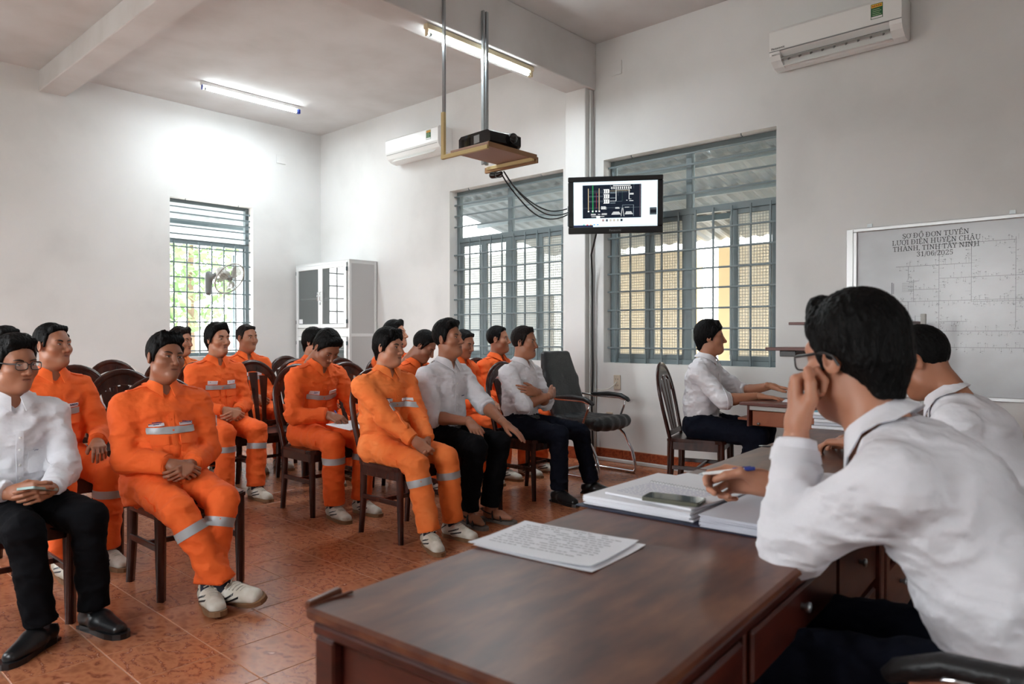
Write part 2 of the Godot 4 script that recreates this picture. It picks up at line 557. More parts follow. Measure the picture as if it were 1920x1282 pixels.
	var cgl := mat("cabinet_glass", Color(0.42, 0.45, 0.45, 0.45), 0.03)
	cgl.transparency = BaseMaterial3D.TRANSPARENCY_ALPHA
	mat("fan_grey", rgb(120, 124, 124), 0.45); mat("fan_light", rgb(188, 186, 180), 0.4)
	var fb := mat("fan_blade", Color(0.75, 0.75, 0.72, 0.6), 0.2)
	fb.transparency = BaseMaterial3D.TRANSPARENCY_ALPHA
	mat("black_gloss", rgb(16, 16, 18), 0.12)
	mat("red_wood", rgb(92, 42, 30), 0.35); mat("orange_wood", rgb(146, 78, 42), 0.4); mat("leg_grey", rgb(178, 178, 174), 0.45)

func bump_tex(freq: float, sd: int, size: int) -> NoiseTexture2D:
	var n := FastNoiseLite.new()
	n.seed = sd; n.frequency = freq; n.fractal_octaves = 3
	var t := NoiseTexture2D.new()
	t.noise = n; t.width = size; t.height = size; t.seamless = true; t.as_normal_map = true; t.bump_strength = 6.0
	return t

func wall_with_holes(called: String, along_x: bool, at: float, thick: float, from: float, to: float, holes: Array) -> void:
	# holes: [start, end, bottom, top]; the wall lies from «at» to at + thick across
	var g := Geo.new()
	var put := func(a: float, b: float, y0: float, y1: float) -> void:
		if b - a < 0.001 or y1 - y0 < 0.001: return
		if along_x: g.bx(Vector3(a, y0, minf(at, at + thick)), Vector3(b, y1, maxf(at, at + thick)))
		else: g.bx(Vector3(minf(at, at + thick), y0, a), Vector3(maxf(at, at + thick), y1, b))
	var x := from
	for h: Array in holes:
		put.call(x, h[0], -0.1, RH + 0.1)
		put.call(h[0], h[1], -0.1, h[2])
		put.call(h[0], h[1], h[3], RH + 0.1)
		x = h[1]
	put.call(x, to, -0.1, RH + 0.1)
	struct(called, g, M.wall_paint)

func build_room() -> void:
	var base := struct("floor", Geo.new().bx(Vector3(-0.25, -0.12, -0.25), Vector3(RX + 0.25, -0.0016, RZ + 0.25)), M.grout)
	# ceramic tiles
	var ts := 0.3045
	var ox := 5.774 - ts * 19
	var oz := 4.545 - ts * 15
	var cells := []
	var fwd := Vector3(-0.7377, 0, -0.6751) * -1.0
	var look := Basis(Vector3.UP, YAW) * Vector3(0, 0, -1)
	for i in range(-1, 40):
		for j in range(-1, 26):
			var lo := Vector2(maxf(0, ox + i * ts), maxf(0, oz + j * ts))
			var hi := Vector2(minf(RX, ox + (i + 1) * ts), minf(RZ, oz + (j + 1) * ts))
			if hi.x - lo.x < 0.02 or hi.y - lo.y < 0.02: continue
			var m := (lo + hi) * 0.5
			var to := Vector3(m.x, 0, m.y) - CAM
			var front := Vector3(to.x, 0, to.z).normalized().dot(look) > 0.76
			cells.append([to.length() + (0.0 if front else 50.0) + (9.0 if m.x > 7.95 and m.x < 8.6 else 0.0), lo, hi, absi(i * 7 + j * 13 + (i * j) % 5) % 5])
	cells.sort_custom(func(a, b): return a[0] < b[0])
	var rest := []
	for k in 5: rest.append(Geo.new())
	var shared := {}
	var n := 0
	for t: Array in cells:
		var lo: Vector2 = t[1] + Vector2.ONE * 0.0016
		var hi: Vector2 = t[2] - Vector2.ONE * 0.0016
		var m := (lo + hi) * 0.5
		var sz := hi - lo
		if n < 290:
			var key := Vector2i((sz * 1000.0).round())
			if not shared.has(key): shared[key] = Geo.new().box(Transform3D(), Vector3(sz.x, 0.012, sz.y), 0.0018).mesh()
			var o := obj("tile", shared[key], M["floor_tile_%d" % t[3]], base)
			o.position = Vector3(m.x, -0.006, m.y)
			n += 1
		else:
			rest[t[3]].box(xfm(Vector3(m.x, -0.006, m.y)), Vector3(sz.x, 0.012, sz.y), 0.0)
	for k in 5:
		var o := obj("tile", rest[k], M["floor_tile_%d" % k], base)
		o.set_meta("kind", "stuff")
	struct("ceiling", Geo.new().bx(Vector3(-0.25, RH, -0.25), Vector3(RX + 0.25, RH + 0.15, RZ + 0.25)), M.ceiling_paint)
	wall_with_holes("wall_right", true, 0.0, -0.2, -0.2, RX + 0.2, [[2.737, 4.45, 0.95, 2.922], [4.954, 6.668, 0.95, 2.928]])
	wall_with_holes("wall_left", false, 0.0, -0.2, 0.0, RZ, [[1.038, 2.12, 0.95, 2.92]])
	wall_with_holes("wall_near", true, RZ, 0.2, -0.2, RX + 0.2, [[1.0, 2.5, 0.95, 2.92], [3.2, 4.7, 0.95, 2.92], [6.0, 7.5, 0.95, 2.92]])
	wall_with_holes("wall_front", false, RX, 0.2, 0.0, RZ, [[4.9, 5.7, 0.95, 2.92]])
	# beams and the pillar
	struct("trim_1", Geo.new().bx(Vector3(4.585, 3.63, 0.0), Vector3(4.86, RH, RZ), 0.006), M.ceiling_paint)
	struct("trim_2", Geo.new().bx(Vector3(0.0, 3.858, 3.237), Vector3(4.585, RH, 3.5), 0.006), M.ceiling_paint)
	struct("trim_3", Geo.new().bx(Vector3(4.86, 3.858, 3.237), Vector3(RX, RH, 3.5), 0.006), M.ceiling_paint)
	struct("pillar", Geo.new().bx(Vector3(4.585, 0.0, -0.02), Vector3(4.83, 3.632, 0.137), 0.006), M.wall_paint)
	# skirting of tiles, with a white duct at its foot
	var bb := struct("baseboard_right", Geo.new().bx(Vector3(0.0, 0.0, 0.0), Vector3(RX, 0.118, 0.006)), M.grout)
	var piece := Geo.new().box(Transform3D(), Vector3(0.301, 0.112, 0.008), 0.0015).mesh()
	for k in 38:
		var x := 0.16 + k * 0.3045
		if x > 4.42 and x < 5.0: continue
		if x > RX - 0.16: break
		obj("skirting_tile", piece, M.skirting_tile, bb).position = Vector3(x, 0.058, 0.009)
	var pb := struct("baseboard_pillar", Geo.new().bx(Vector3(4.579, 0.0, 0.0), Vector3(4.836, 0.118, 0.143)), M.grout)
	obj("skirting_tile", Geo.new().bx(Vector3(4.577, 0.002, 0.143), Vector3(4.842, 0.116, 0.15), 0.0015), M.skirting_tile, pb)
	obj("skirting_tile", Geo.new().bx(Vector3(4.836, 0.002, 0.014), Vector3(4.843, 0.116, 0.142), 0.0015), M.skirting_tile, pb)
	var bl := struct("baseboard_left", Geo.new().bx(Vector3(0.0, 0.0, 0.014), Vector3(0.006, 0.118, RZ)), M.grout)
	for k in 24:
		var o := obj("skirting_tile", piece, M.skirting_tile, bl)
		o.position = Vector3(0.009, 0.058, 0.17 + k * 0.3045); o.rotation.y = PI / 2
	tag(obj("cable_duct", Geo.new().bx(Vector3(4.9, 0.0, 0.012), Vector3(7.2, 0.03, 0.05), 0.004), M.duct_white), "white plastic cable duct along the foot of the window wall", "cable duct")
	var vd := obj("cable_duct", Geo.new().bx(Vector3(4.834, 0.12, 0.05), Vector3(4.85, 3.62, 0.075), 0.003), M.duct_white)
	tag(vd, "thin vertical white cable duct up the side of the pillar", "cable duct")

# ---- barred windows
func grille(parent: Node3D, w: float, y0: float, y1: float, yt: float, xs: Array, ys: Array, louvres: Array) -> void:
	# local: x across, y up, z towards the room; the bars stand just inside the frame
	var vb := Geo.new().box(Transform3D(), Vector3(0.017, yt - y0, 0.014), 0.002).mesh()
	for x: float in xs:
		obj("grille_bar", vb, M.steel_grey_paint, parent).position = Vector3(x, (y0 + yt) * 0.5, 0.115)
	var hb := Geo.new().box(Transform3D(), Vector3(w, 0.017, 0.012), 0.002).mesh()
	for y: float in ys:
		obj("grille_rail", hb, M.steel_grey_paint, parent).position = Vector3(w * 0.5, y, 0.128)
	for y: float in louvres:
		obj("grille_rail", hb, M.steel_grey_paint, parent).position = Vector3(w * 0.5, y, 0.12)

func leaf(parent: Node3D, w: float, h: float, hinge: Vector3, turn: float, flip: bool, glass: Material) -> void:
	var g := Geo.new()
	var s := 0.044
	for b: Array in [[0.0, 0.0, s, h], [w - s, 0.0, w, h], [s, 0.0, w - s, s], [s, h - s, w - s, h]]:
		g.bx(Vector3(b[0], b[1], -0.02), Vector3(b[2], b[3], 0.02), 0.003)
	var n := Node3D.new()
	n.name = "casement"
	parent.add_child(n, true)
	var fr := obj("casement_frame", g, M.steel_grey_paint, n)
	var pn := obj("pane", Geo.new().bx(Vector3(s - 0.005, s - 0.005, -0.003), Vector3(w - s + 0.005, h - s + 0.005, 0.003)), glass, n)
	n.position = hinge
	n.rotation.y = turn
	if flip:
		for c: Node3D in [fr, pn]: c.position.x -= w

func window(called: String, at: Vector3, turn: float, w: float, y0: float, y1: float, leaves: Array, xs: Array, ys: Array, louvres: Array, yt: float, glass: Material, mullion := true) -> Node3D:
	var o := Node3D.new()
	o.name = called
	add_child(o)
	o.set_meta("kind", "structure")
	o.position = at; o.rotation.y = turn
	var f := Geo.new()
	var s := 0.045
	for b: Array in [[0.0, y0, s, y1], [w - s, y0, w, y1], [s, y0, w - s, y0 + s], [s, y1 - s, w - s, y1], [s, yt - 0.03, w - s, yt + 0.03]]:
		f.bx(Vector3(b[0], b[1], 0.02), Vector3(b[2], b[3], 0.08), 0.003)
	if mullion:
		f.bx(Vector3(w * 0.5 - 0.03, y0 + s, 0.022), Vector3(w * 0.5 + 0.03, yt - 0.03, 0.078), 0.003)
		f.bx(Vector3(w * 0.5 - 0.03, yt + 0.03, 0.022), Vector3(w * 0.5 + 0.03, y1 - s, 0.078), 0.003)
	obj("window_frame", f, M.steel_grey_paint, o)
	if mullion:
		for k in 2:
			var a := s + k * (w * 0.5 + 0.03 - s)
			obj("transom_pane", Geo.new().bx(Vector3(a, yt + 0.03, 0.047), Vector3(a + w * 0.5 - 0.03 - s, y1 - s, 0.053)), M.clear_glass, o)
	for l: Array in leaves:
		leaf(o, l[1], yt - 0.03 - y0 - s, Vector3(l[0], y0 + s, 0.05), l[2], l[3], glass)
	grille(o, w, y0, y1, yt, xs, ys, louvres)
	for x: float in [w * 0.18, w * 0.82]:
		obj("hook", Geo.new().tube([Vector3(x, y1 + 0.002, 0.19), Vector3(x, y1 - 0.02, 0.185), Vector3(x + 0.012, y1 - 0.025, 0.18)], 0.004, 6), M.steel_dark_paint, o)
	return o

func build_windows() -> void:
	var ys := [1.095, 1.28, 1.46, 1.64, 1.815, 1.99, 2.165]
	var lv := [2.50, 2.63, 2.76, 2.86]
	var q := (1.714 - 0.09 - 0.06) / 4.0
	var xs := []
	for k in 10: xs.append(0.08 + k * 0.1725)
	# right-hand window: the third casement stands open to the outside
	window("window_1", Vector3(4.954, 0, -0.2), 0.0, 1.714, 0.95, 2.928, [[0.045, q, 0.0, false], [0.045 + q, q, 0.0, false], [0.045 + 4 * q + 0.06 - q, q, deg_to_rad(-62.0), true], [0.105 + 3 * q, q, 0.0, false]], xs, ys, lv, 2.345, M.figured_glass)
	window("window_2", Vector3(2.737, 0, -0.2), 0.0, 1.713, 0.95, 2.922, [[0.045, q, 0.0, false], [0.045 + q, q, 0.0, false], [0.105 + 2 * q, q, 0.0, false], [0.105 + 3 * q, q, 0.0, false]], xs, ys, lv, 2.345, M.figured_glass)
	var xa := [0.08, 0.24, 0.40, 0.56, 0.72, 0.88, 1.02]
	var la := [2.484, 2.576, 2.662, 2.741, 2.82]
	window("window_3", Vector3(-0.2, 0, 2.12), PI / 2, 1.082, 0.95, 2.92, [[0.045, 0.49, deg_to_rad(105.0), false], [1.037, 0.49, deg_to_rad(-100.0), true]], xa, [1.02, 1.207, 1.385, 1.569, 1.76, 1.945, 2.129, 2.326], la, 2.40, M.clear_glass, false)
	var n := 4
	for x: float in [1.0, 3.2, 6.0]:
		var xb := []
		for k in 9: xb.append(0.08 + k * 0.167)
		window("window_%d" % n, Vector3(x + 1.5, 0, RZ + 0.2), PI, 1.5, 0.95, 2.92, [], xb, ys, lv, 2.345, M.clear_glass)
		n += 1
	var xd := []
	for k in 5: xd.append(0.08 + k * 0.16)
	window("window_%d" % n, Vector3(RX + 0.2, 0, 4.9), -PI / 2, 0.8, 0.95, 2.92, [], xd, ys, lv, 2.345, M.clear_glass)

func build_outside() -> void:
	mat("concrete_yard", rgb(196, 192, 184), 0.9)
	mat("cream_wall", rgb(222, 196, 152), 0.9)
	mat("grey_wall", rgb(112, 118, 122), 0.9); mat("pale_wall", rgb(150, 151, 146), 0.9)
	mat("roof_metal", rgb(92, 98, 102), 0.5, 0.2)
	var ash := mat("awning_sheet", rgb(150, 156, 160), 0.5)
	ash.backlight_enabled = true; ash.backlight = Color(0.16, 0.17, 0.18)
	mat("bark", rgb(110, 92, 74), 0.9)
	var lf := mat("leaf", rgb(104, 132, 84), 0.7)
	lf.backlight_enabled = true; lf.backlight = Color(0.22, 0.3, 0.16)
	struct("ground", Geo.new().bx(Vector3(-40, -0.5, -40), Vector3(45, -0.14, 40)), M.concrete_yard)
	# lean-to roof outside the window wall: corrugated sheets on steel purlins
	var rf := thing("canopy", "corrugated metal canopy outside the barred windows", "canopy", Vector3.ZERO)
	for s in 10:
		var g := Geo.new()
		var pts := PackedVector2Array()
		var up := []
		for k in 21: up.append(Vector2(k * 0.05, 0.025 if (k / 2) % 2 == 0 else 0.0))
		for k in 20:
			var a: Vector2 = up[k]
			var b: Vector2 = up[k + 1]
			var x0 := 1.2 + s * 1.0 + a.x
			var x1 := 1.2 + s * 1.0 + b.x
			g.quad(Vector3(x0, 3.32 + a.y, -0.21), Vector3(x1, 3.32 + b.y, -0.21), Vector3(x1, 2.56 + b.y, -3.72), Vector3(x0, 2.56 + a.y, -3.72))
			g.quad(Vector3(x1, 3.318 + b.y, -0.21), Vector3(x0, 3.318 + a.y, -0.21), Vector3(x0, 2.558 + a.y, -3.72), Vector3(x1, 2.558 + b.y, -3.72))
		obj("roof_sheet", g, M.roof_metal, rf)
	for z: float in [-0.5, -1.25, -2.0, -2.75]:
		var y := 3.32 - 0.76 * (-z - 0.21) / 3.51 - 0.045
		obj("purlin", Geo.new().bx(Vector3(1.2, y - 0.04, z - 0.025), Vector3(11.2, y + 0.035, z + 0.025), 0.004), M.steel_dark_paint, rf)
	tag(obj("yard_wall", Geo.new().bx(Vector3(1.95, -0.14, -3.95), Vector3(3.95, 2.47, -3.75), 0.01), M.cream_wall), "cream wall beyond the canopy, seen through the right window", "wall")
	tag(obj("yard_wall", Geo.new().bx(Vector3(4.28, -0.14, -3.95), Vector3(8.8, 2.47, -3.75), 0.01), M.cream_wall), "cream wall at the right end of the yard, beyond the open casement", "wall")
	tag(obj("yard_wall", Geo.new().bx(Vector3(-1.5, -0.14, -3.0), Vector3(1.9, 1.86, -2.85), 0.01), M.grey_wall), "low grey wall beyond the canopy, seen through the left window", "wall")
	tag(obj("yard_wall", Geo.new().bx(Vector3(-4.5, -0.14, -5.2), Vector3(1.8, 2.9, -5.0), 0.01), M.pale_wall), "pale wall behind the low grey wall outside the left window", "wall")
	var aw := thing("awning", "corrugated metal awning above the window with the fan", "awning", Vector3.ZERO)
	for s in 3:
		var g := Geo.new()
		for k in 20:
			var h0 := 0.02 if (k / 2) % 2 == 0 else 0.0
			var h1 := 0.02 if ((k + 1) / 2) % 2 == 0 else 0.0
			var z0 := 0.2 + s * 0.9 + k * 0.045
			g.quad(Vector3(-0.21, 3.1 + h0, z0), Vector3(-0.21, 3.1 + h1, z0 + 0.045), Vector3(-1.7, 2.62 + h1, z0 + 0.045), Vector3(-1.7, 2.62 + h0, z0))
			g.quad(Vector3(-0.21, 3.098 + h1, z0 + 0.045), Vector3(-0.21, 3.098 + h0, z0), Vector3(-1.7, 2.618 + h0, z0), Vector3(-1.7, 2.618 + h1, z0 + 0.045))
		obj("roof_sheet", g, M.awning_sheet, aw)
	obj("purlin", Geo.new().bx(Vector3(-1.0, 2.74, 0.2), Vector3(-0.95, 2.81, 2.9), 0.004), M.steel_dark_paint, aw)
	var rng := RandomNumberGenerator.new()
	rng.seed = 11
	var spots := [[Vector3(-6.6, 0, -1.0), 4.6, "leafy tree with a pale crown, left of the wall fan"], [Vector3(-11.0, 0, -5.6), 5.6, "taller leafy tree behind the wall fan"], [Vector3(-12.5, 0, 0.5), 5.0, "small leafy tree at the left edge of the fan window"]]
	for sp: Array in spots:
		var t := thing("tree", sp[2], "tree", sp[0] + Vector3(0, -0.14, 0), 0.0, "trees outside the fan window")
		var h: float = sp[1]
		obj("trunk", Geo.new().tube([Vector3(0, 0, 0), Vector3(0.1, h * 0.3, 0.05), Vector3(0.0, h * 0.6, 0.0), Vector3(0.1, h * 0.8, 0)], [0.13, 0.1, 0.07, 0.03], 8), M.bark, t)
		var g := Geo.new()
		for k in 1500:
			var d := Vector3(rng.randfn(), rng.randfn(), rng.randfn()).normalized() * pow(rng.randf(), 0.4)
			var p := Vector3(d.x * 1.9, h * 0.62 + d.y * h * 0.33, d.z * 1.9)
			var b := Basis.from_euler(Vector3(rng.randf() * 6.0, rng.randf() * 6.0, rng.randf() * 6.0)) * rng.randf_range(0.09, 0.17)
			g.quad(p - b.x, p - b.y * 0.45, p + b.x, p + b.y * 0.45)
		var cr := obj("foliage", g, M.leaf, t)
		cr.set_meta("kind", "stuff")

# ---------------------------------------------------------------- furniture and fittings
func words(text: String, size: float, serif := true, bold := false) -> TextMesh:
	var f := SystemFont.new()
	f.font_names = PackedStringArray(["Droid Serif" if serif else "Droid Sans"])
	if bold: f.font_weight = 700
	var t := TextMesh.new()
	t.text = text; t.font = f; t.font_size = 32; t.pixel_size = size / 32.0; t.depth = 0.0008; t.curve_step = 2.0
	return t

func viet(parent: Node, text: String, plain: String, marks: Array, size: float, at: Vector3) -> void:
	# centred capitals; marks: [index, kind] adds the horn, accent, dot or hook that the typeface lacks
	var t := words(plain, size)
	obj("lettering", t, M.black_print, parent).position = at
	var f: Font = t.font
	var k := size / 32.0
	var full := f.get_string_size(plain, HORIZONTAL_ALIGNMENT_LEFT, -1, 32).x * k
	var cap := size * 0.36
	for m: Array in marks:
		var x0 := f.get_string_size(plain.substr(0, m[0]), HORIZONTAL_ALIGNMENT_LEFT, -1, 32).x * k - full * 0.5
		var wc := f.get_string_size(plain.substr(m[0], 1), HORIZONTAL_ALIGNMENT_LEFT, -1, 32).x * k
		var c := at + Vector3(x0 + wc * 0.5, 0.0, 0.0004)
		var p := []
		match m[1]:
			"horn": p = [Vector3(wc * 0.34, cap * 0.72, 0), Vector3(wc * 0.50, cap * 0.95, 0), Vector3(wc * 0.50, cap * 1.2, 0)]
			"acute": p = [Vector3(wc * 0.04, cap * 1.42, 0), Vector3(wc * 0.24, cap * 1.8, 0)]
			"grave": p = [Vector3(wc * 0.30, cap * 1.42, 0), Vector3(wc * 0.10, cap * 1.8, 0)]
			"dot": p = [Vector3(-size * 0.03, -cap * 1.25, 0), Vector3(size * 0.03, -cap * 1.25, 0)]
			"hook": p = [Vector3(-size * 0.05, cap * 1.65, 0), Vector3(size * 0.03, cap * 1.75, 0), Vector3(size * 0.03, cap * 1.5, 0), Vector3(0, cap * 1.28, 0)]
		for q in p.size(): p[q] += c
		obj("accent", Geo.new().tube(p, size * (0.05 if m[1] == "dot" else 0.028), 6, 0.3, Vector3(0, 0, 1)), M.black_print, parent)

func quadmesh(w: float, h: float) -> QuadMesh:
	var q := QuadMesh.new()
	q.size = Vector2(w, h)
	return q

var chair_parts := []
func chair_shapes() -> void:
	var seat := Geo.new()
	var outline := PackedVector2Array()
	for q: Vector2 in [Vector2(-0.21, -0.19), Vector2(-0.14, -0.205), Vector2(0.15, -0.225), Vector2(0.20, -0.215), Vector2(0.222, -0.18), Vector2(0.228, 0.0), Vector2(0.222, 0.18), Vector2(0.20, 0.215), Vector2(0.15, 0.225), Vector2(-0.14, 0.205), Vector2(-0.21, 0.19)]: outline.append(q)
	seat.prism(outline, 0.018, Transform3D(Basis(Vector3(1, 0, 0), Vector3(0, 0, 1), Vector3(0, -1, 0)), Vector3(0, 0.434, 0)))
	var inner := PackedVector2Array()
	for q in outline: inner.append(q * 0.965)
	seat.prism(inner, 0.006, Transform3D(Basis(Vector3(1, 0, 0), Vector3(0, 0, 1), Vector3(0, -1, 0)), Vector3(0, 0.445, 0)))
	chair_parts.append(["seat", seat.mesh(), Transform3D()])
	for s: float in [-1.0, 1.0]:
		chair_parts.append(["leg", Geo.new().tube([Vector3(0.185, 0.425, s * 0.19), Vector3(0.19, 0.2, s * 0.19), Vector3(0.195, 0.0, s * 0.19)], [0.027, 0.025, 0.021], 4, 1.0, Vector3(0, 0, 1)).mesh(), Transform3D()])
		chair_parts.append(["leg", Geo.new().tube([Vector3(-0.185, 0.43, s * 0.175), Vector3(-0.187, 0.2, s * 0.177), Vector3(-0.205, 0.0, s * 0.18)], [0.027, 0.025, 0.021], 4, 1.0, Vector3(0, 0, 1)).mesh(), Transform3D()])
		chair_parts.append(["seat_rail", Geo.new().bx(Vector3(-0.165, 0.365, s * 0.19 - 0.009), Vector3(0.17, 0.425, s * 0.19 + 0.009), 0.003).mesh(), Transform3D()])
		chair_parts.append(["stretcher", Geo.new().bx(Vector3(-0.175, 0.215, s * 0.185 - 0.008), Vector3(0.18, 0.245, s * 0.185 + 0.008), 0.003).mesh(), Transform3D()])
	chair_parts.append(["seat_rail", Geo.new().bx(Vector3(0.176, 0.365, -0.17), Vector3(0.194, 0.425, 0.17), 0.003).mesh(), Transform3D()])
	chair_parts.append(["seat_rail", Geo.new().bx(Vector3(-0.194, 0.365, -0.16), Vector3(-0.176, 0.425, 0.16), 0.003).mesh(), Transform3D()])
	chair_parts.append(["stretcher", Geo.new().bx(Vector3(0.0, 0.218, -0.178), Vector3(0.02, 0.242, 0.178), 0.003).mesh(), Transform3D()])
	var bu := Vector3(-0.12, 0.565, 0).normalized()
	var back := Transform3D(Basis(Vector3(0, 0, 1), bu, Vector3(0, 0, 1).cross(bu)), Vector3(-0.188, 0.43, 0))
	var path := []
	for v: float in [0.0, 0.12, 0.24]: path.append(Vector3(0.178 + v * 0.11, v, 0))
	for k in range(0, 19):
		var a := PI * k / 18.0
		path.append(Vector3(cos(a) * 0.205, 0.34 + sin(a) * 0.232, 0))
	for v: float in [0.24, 0.12, 0.0]: path.append(Vector3(-0.178 - v * 0.11, v, 0))
	chair_parts.append(["back_frame", Geo.new().tube(path, 0.0225, 8, 0.62, Vector3(0, 0, 1)).mesh(), back])
	var crown := PackedVector2Array()
	for k in range(1, 18):
		var a := PI * k / 18.0
		crown.append(Vector2(cos(a) * 0.195, 0.34 + sin(a) * 0.222))
	for k in range(17, 0, -1):
		var a := PI * k / 18.0
		crown.append(Vector2(cos(a) * 0.17, 0.34 + sin(a) * 0.155))
	chair_parts.append(["crown", Geo.new().prism(crown, 0.016, Transform3D()).mesh(), back])
	chair_parts.append(["back_rail", Geo.new().bx(Vector3(-0.165, 0.03, -0.009), Vector3(0.165, 0.07, 0.009), 0.003).mesh(), back])
	for s in [-1, 0, 1]:
		var sl := PackedVector2Array()
		var top: float = 0.485 if s == 0 else 0.455
		for q: Array in [[0.05, 0.016], [0.2, 0.018], [0.34, 0.028], [top, 0.036]]: sl.append(Vector2(s * (0.05 + 0.04 * (q[0] / 0.45)) + q[1], q[0]))
		for q: Array in [[top, 0.036], [0.34, 0.028], [0.2, 0.018], [0.05, 0.016]]: sl.append(Vector2(s * (0.05 + 0.04 * (q[0] / 0.45)) - q[1], q[0]))
		chair_parts.append(["slat", Geo.new().prism(sl, 0.012, Transform3D()).mesh(), back])

func chair(at: Vector3, deg: float, label: String) -> Node3D:
	var t := thing("dining_chair", label, "chair", at, deg_to_rad(deg), "dark wooden audience chairs")
	for p: Array in chair_parts: obj(p[0], p[1], M.chair_wood, t).transform = p[2]
	return t

func desk(at: Vector3, deg: float, length: float, label: String, worn: bool) -> Node3D:
	# local: x across the top, -z along it; the near left corner of the top is the origin
	var t := thing("desk", label, "desk", at, deg_to_rad(deg))
	var w := 0.60
	var h := 0.76
	obj("desk_top", Geo.new().bx(Vector3(0, h - 0.022, -length), Vector3(w, h, 0), 0.006), M.desk_wood, t)
	obj("edge_moulding", Geo.new().bx(Vector3(0.008, h - 0.05, -length + 0.008), Vector3(w - 0.008, h - 0.0225, -0.008), 0.008), M.desk_side_wood, t)
	for q: Vector2 in [Vector2(0.012, -0.012), Vector2(w - 0.062, -0.012), Vector2(0.012, -length + 0.062), Vector2(w - 0.062, -length + 0.062)]:
		obj("post", Geo.new().bx(Vector3(q.x, 0.0, q.y - 0.05), Vector3(q.x + 0.05, h - 0.0505, q.y), 0.004), M.desk_side_wood, t)
	for z: float in [-0.03, -length + 0.045]:
		obj("end_panel", Geo.new().bx(Vector3(0.06, 0.08, z - 0.012), Vector3(w - 0.06, h - 0.051, z), 0.002), M.desk_side_wood, t)
		var g := Geo.new()
		var zf := z + 0.001 if z > -0.1 else z - 0.013
		for b: Array in [[0.075, 0.58, w - 0.075, 0.62], [0.075, 0.12, w - 0.075, 0.16], [0.075, 0.16, 0.105, 0.58], [w - 0.105, 0.16, w - 0.075, 0.58]]:
			g.bx(Vector3(b[0], b[1], zf - 0.005), Vector3(b[2], b[3], zf + 0.006), 0.003)
		obj("panel_frame", g, M.desk_side_wood, t)
	obj("modesty_panel", Geo.new().bx(Vector3(0.03, 0.12, -length + 0.06), Vector3(0.045, h - 0.051, -0.06), 0.002), M.desk_side_wood, t)
	# drawers on the sitter's side
	for u: Array in [[-0.06, -0.50], [-length + 0.50, -length + 0.06]]:
		obj("pedestal", Geo.new().bx(Vector3(0.10, 0.06, u[1]), Vector3(w - 0.045, h - 0.051, u[0]), 0.003), M.desk_side_wood, t)
		for k in 3:
			var y: float = [0.52, 0.30, 0.08][k]
			var hh: float = [0.17, 0.20, 0.20][k]
			var d := obj("drawer", Geo.new().bx(Vector3(w - 0.046, y, u[1] + 0.015), Vector3(w - 0.022, y + hh, u[0] - 0.015), 0.006), M.desk_side_wood, t)
			obj("knob", Geo.new().lathe([Vector2(0.0, 0.0), Vector2(0.007, 0.0), Vector2(0.006, 0.008), Vector2(0.011, 0.013), Vector2(0.011, 0.018), Vector2(0.0, 0.022)], 10, Transform3D(Basis(Vector3(0, 1, 0), Vector3(1, 0, 0), Vector3(0, 0, -1)), Vector3(w - 0.022, y + hh * 0.6, (u[0] + u[1]) * 0.5))), M.galvanised, d)
	obj("apron", Geo.new().bx(Vector3(w - 0.05, 0.585, -length + 0.51), Vector3(w - 0.03, h - 0.051, -0.51), 0.004), M.desk_side_wood, t)
	var md := obj("drawer", Geo.new().bx(Vector3(w - 0.031, 0.60, -length * 0.5 - 0.28), Vector3(w - 0.018, h - 0.065, -length * 0.5 + 0.28), 0.005), M.desk_side_wood, t)
	obj("knob", Geo.new().lathe([Vector2(0.0, 0.0), Vector2(0.007, 0.0), Vector2(0.006, 0.008), Vector2(0.011, 0.013), Vector2(0.011, 0.018), Vector2(0.0, 0.022)], 10, Transform3D(Basis(Vector3(0, 1, 0), Vector3(1, 0, 0), Vector3(0, 0, -1)), Vector3(w - 0.018, 0.66, -length * 0.5))), M.galvanised, md)
	if worn:
		var chips := Geo.new()
		chips.box(Transform3D(Basis.from_euler(Vector3(0.04, 0.10, 0.1)), Vector3(-0.004, h - 0.002, -0.045)), Vector3(0.016, 0.02, 0.075), 0.003)
		chips.box(Transform3D(Basis.from_euler(Vector3(0.07, -0.14, 0.0)), Vector3(0.010, h + 0.001, -0.05)), Vector3(0.006, 0.005, 0.085), 0.002)
		obj("loose_edge_strip", chips, M.desk_wood, t)
	return t

func paper(at: Vector3, deg: float, w: float, l: float, label: String, seedn: int, lines := 0) -> Node3D:
	var t := thing("paper_sheet", label, "paper", at, deg_to_rad(deg))
	var rows := []
	var nr := []
	for r in 7:
		var row := []
		var n := []
		for c in 7:
			var u := c / 6.0 - 0.5
			var v := r / 6.0 - 0.5
			row.append(Vector3(u * w, 0.0006 + 0.003 * maxf(0.0, sin(u * 5.0 + seedn) * cos(v * 4.0 + seedn * 2.0)) + 0.012 * pow(maxf(0.0, absf(u) + absf(v) - 0.72), 1.5), v * l))
			n.append(Vector3.UP)
		rows.append(row); nr.append(n)
	obj("sheet", Geo.new().sheet(rows, nr, 0.0006), M.paper, t)
	if lines:
		var g := Geo.new()
		var rng := RandomNumberGenerator.new()
		rng.seed = seedn
		for k in lines:
			var v := -0.40 + 0.8 * k / lines
			var x := -0.40
			while x < 0.38:
				var ln := rng.randf_range(0.02, 0.07)
				if rng.randf() < 0.8: g.bx(Vector3(x * w, 0.0046, v * l), Vector3(minf(0.42, x + ln) * w, 0.005, v * l + 0.0014))
				x += ln + 0.012
			if rng.randf() < 0.2: continue
		obj("print", g, M.ink, t)
	return t

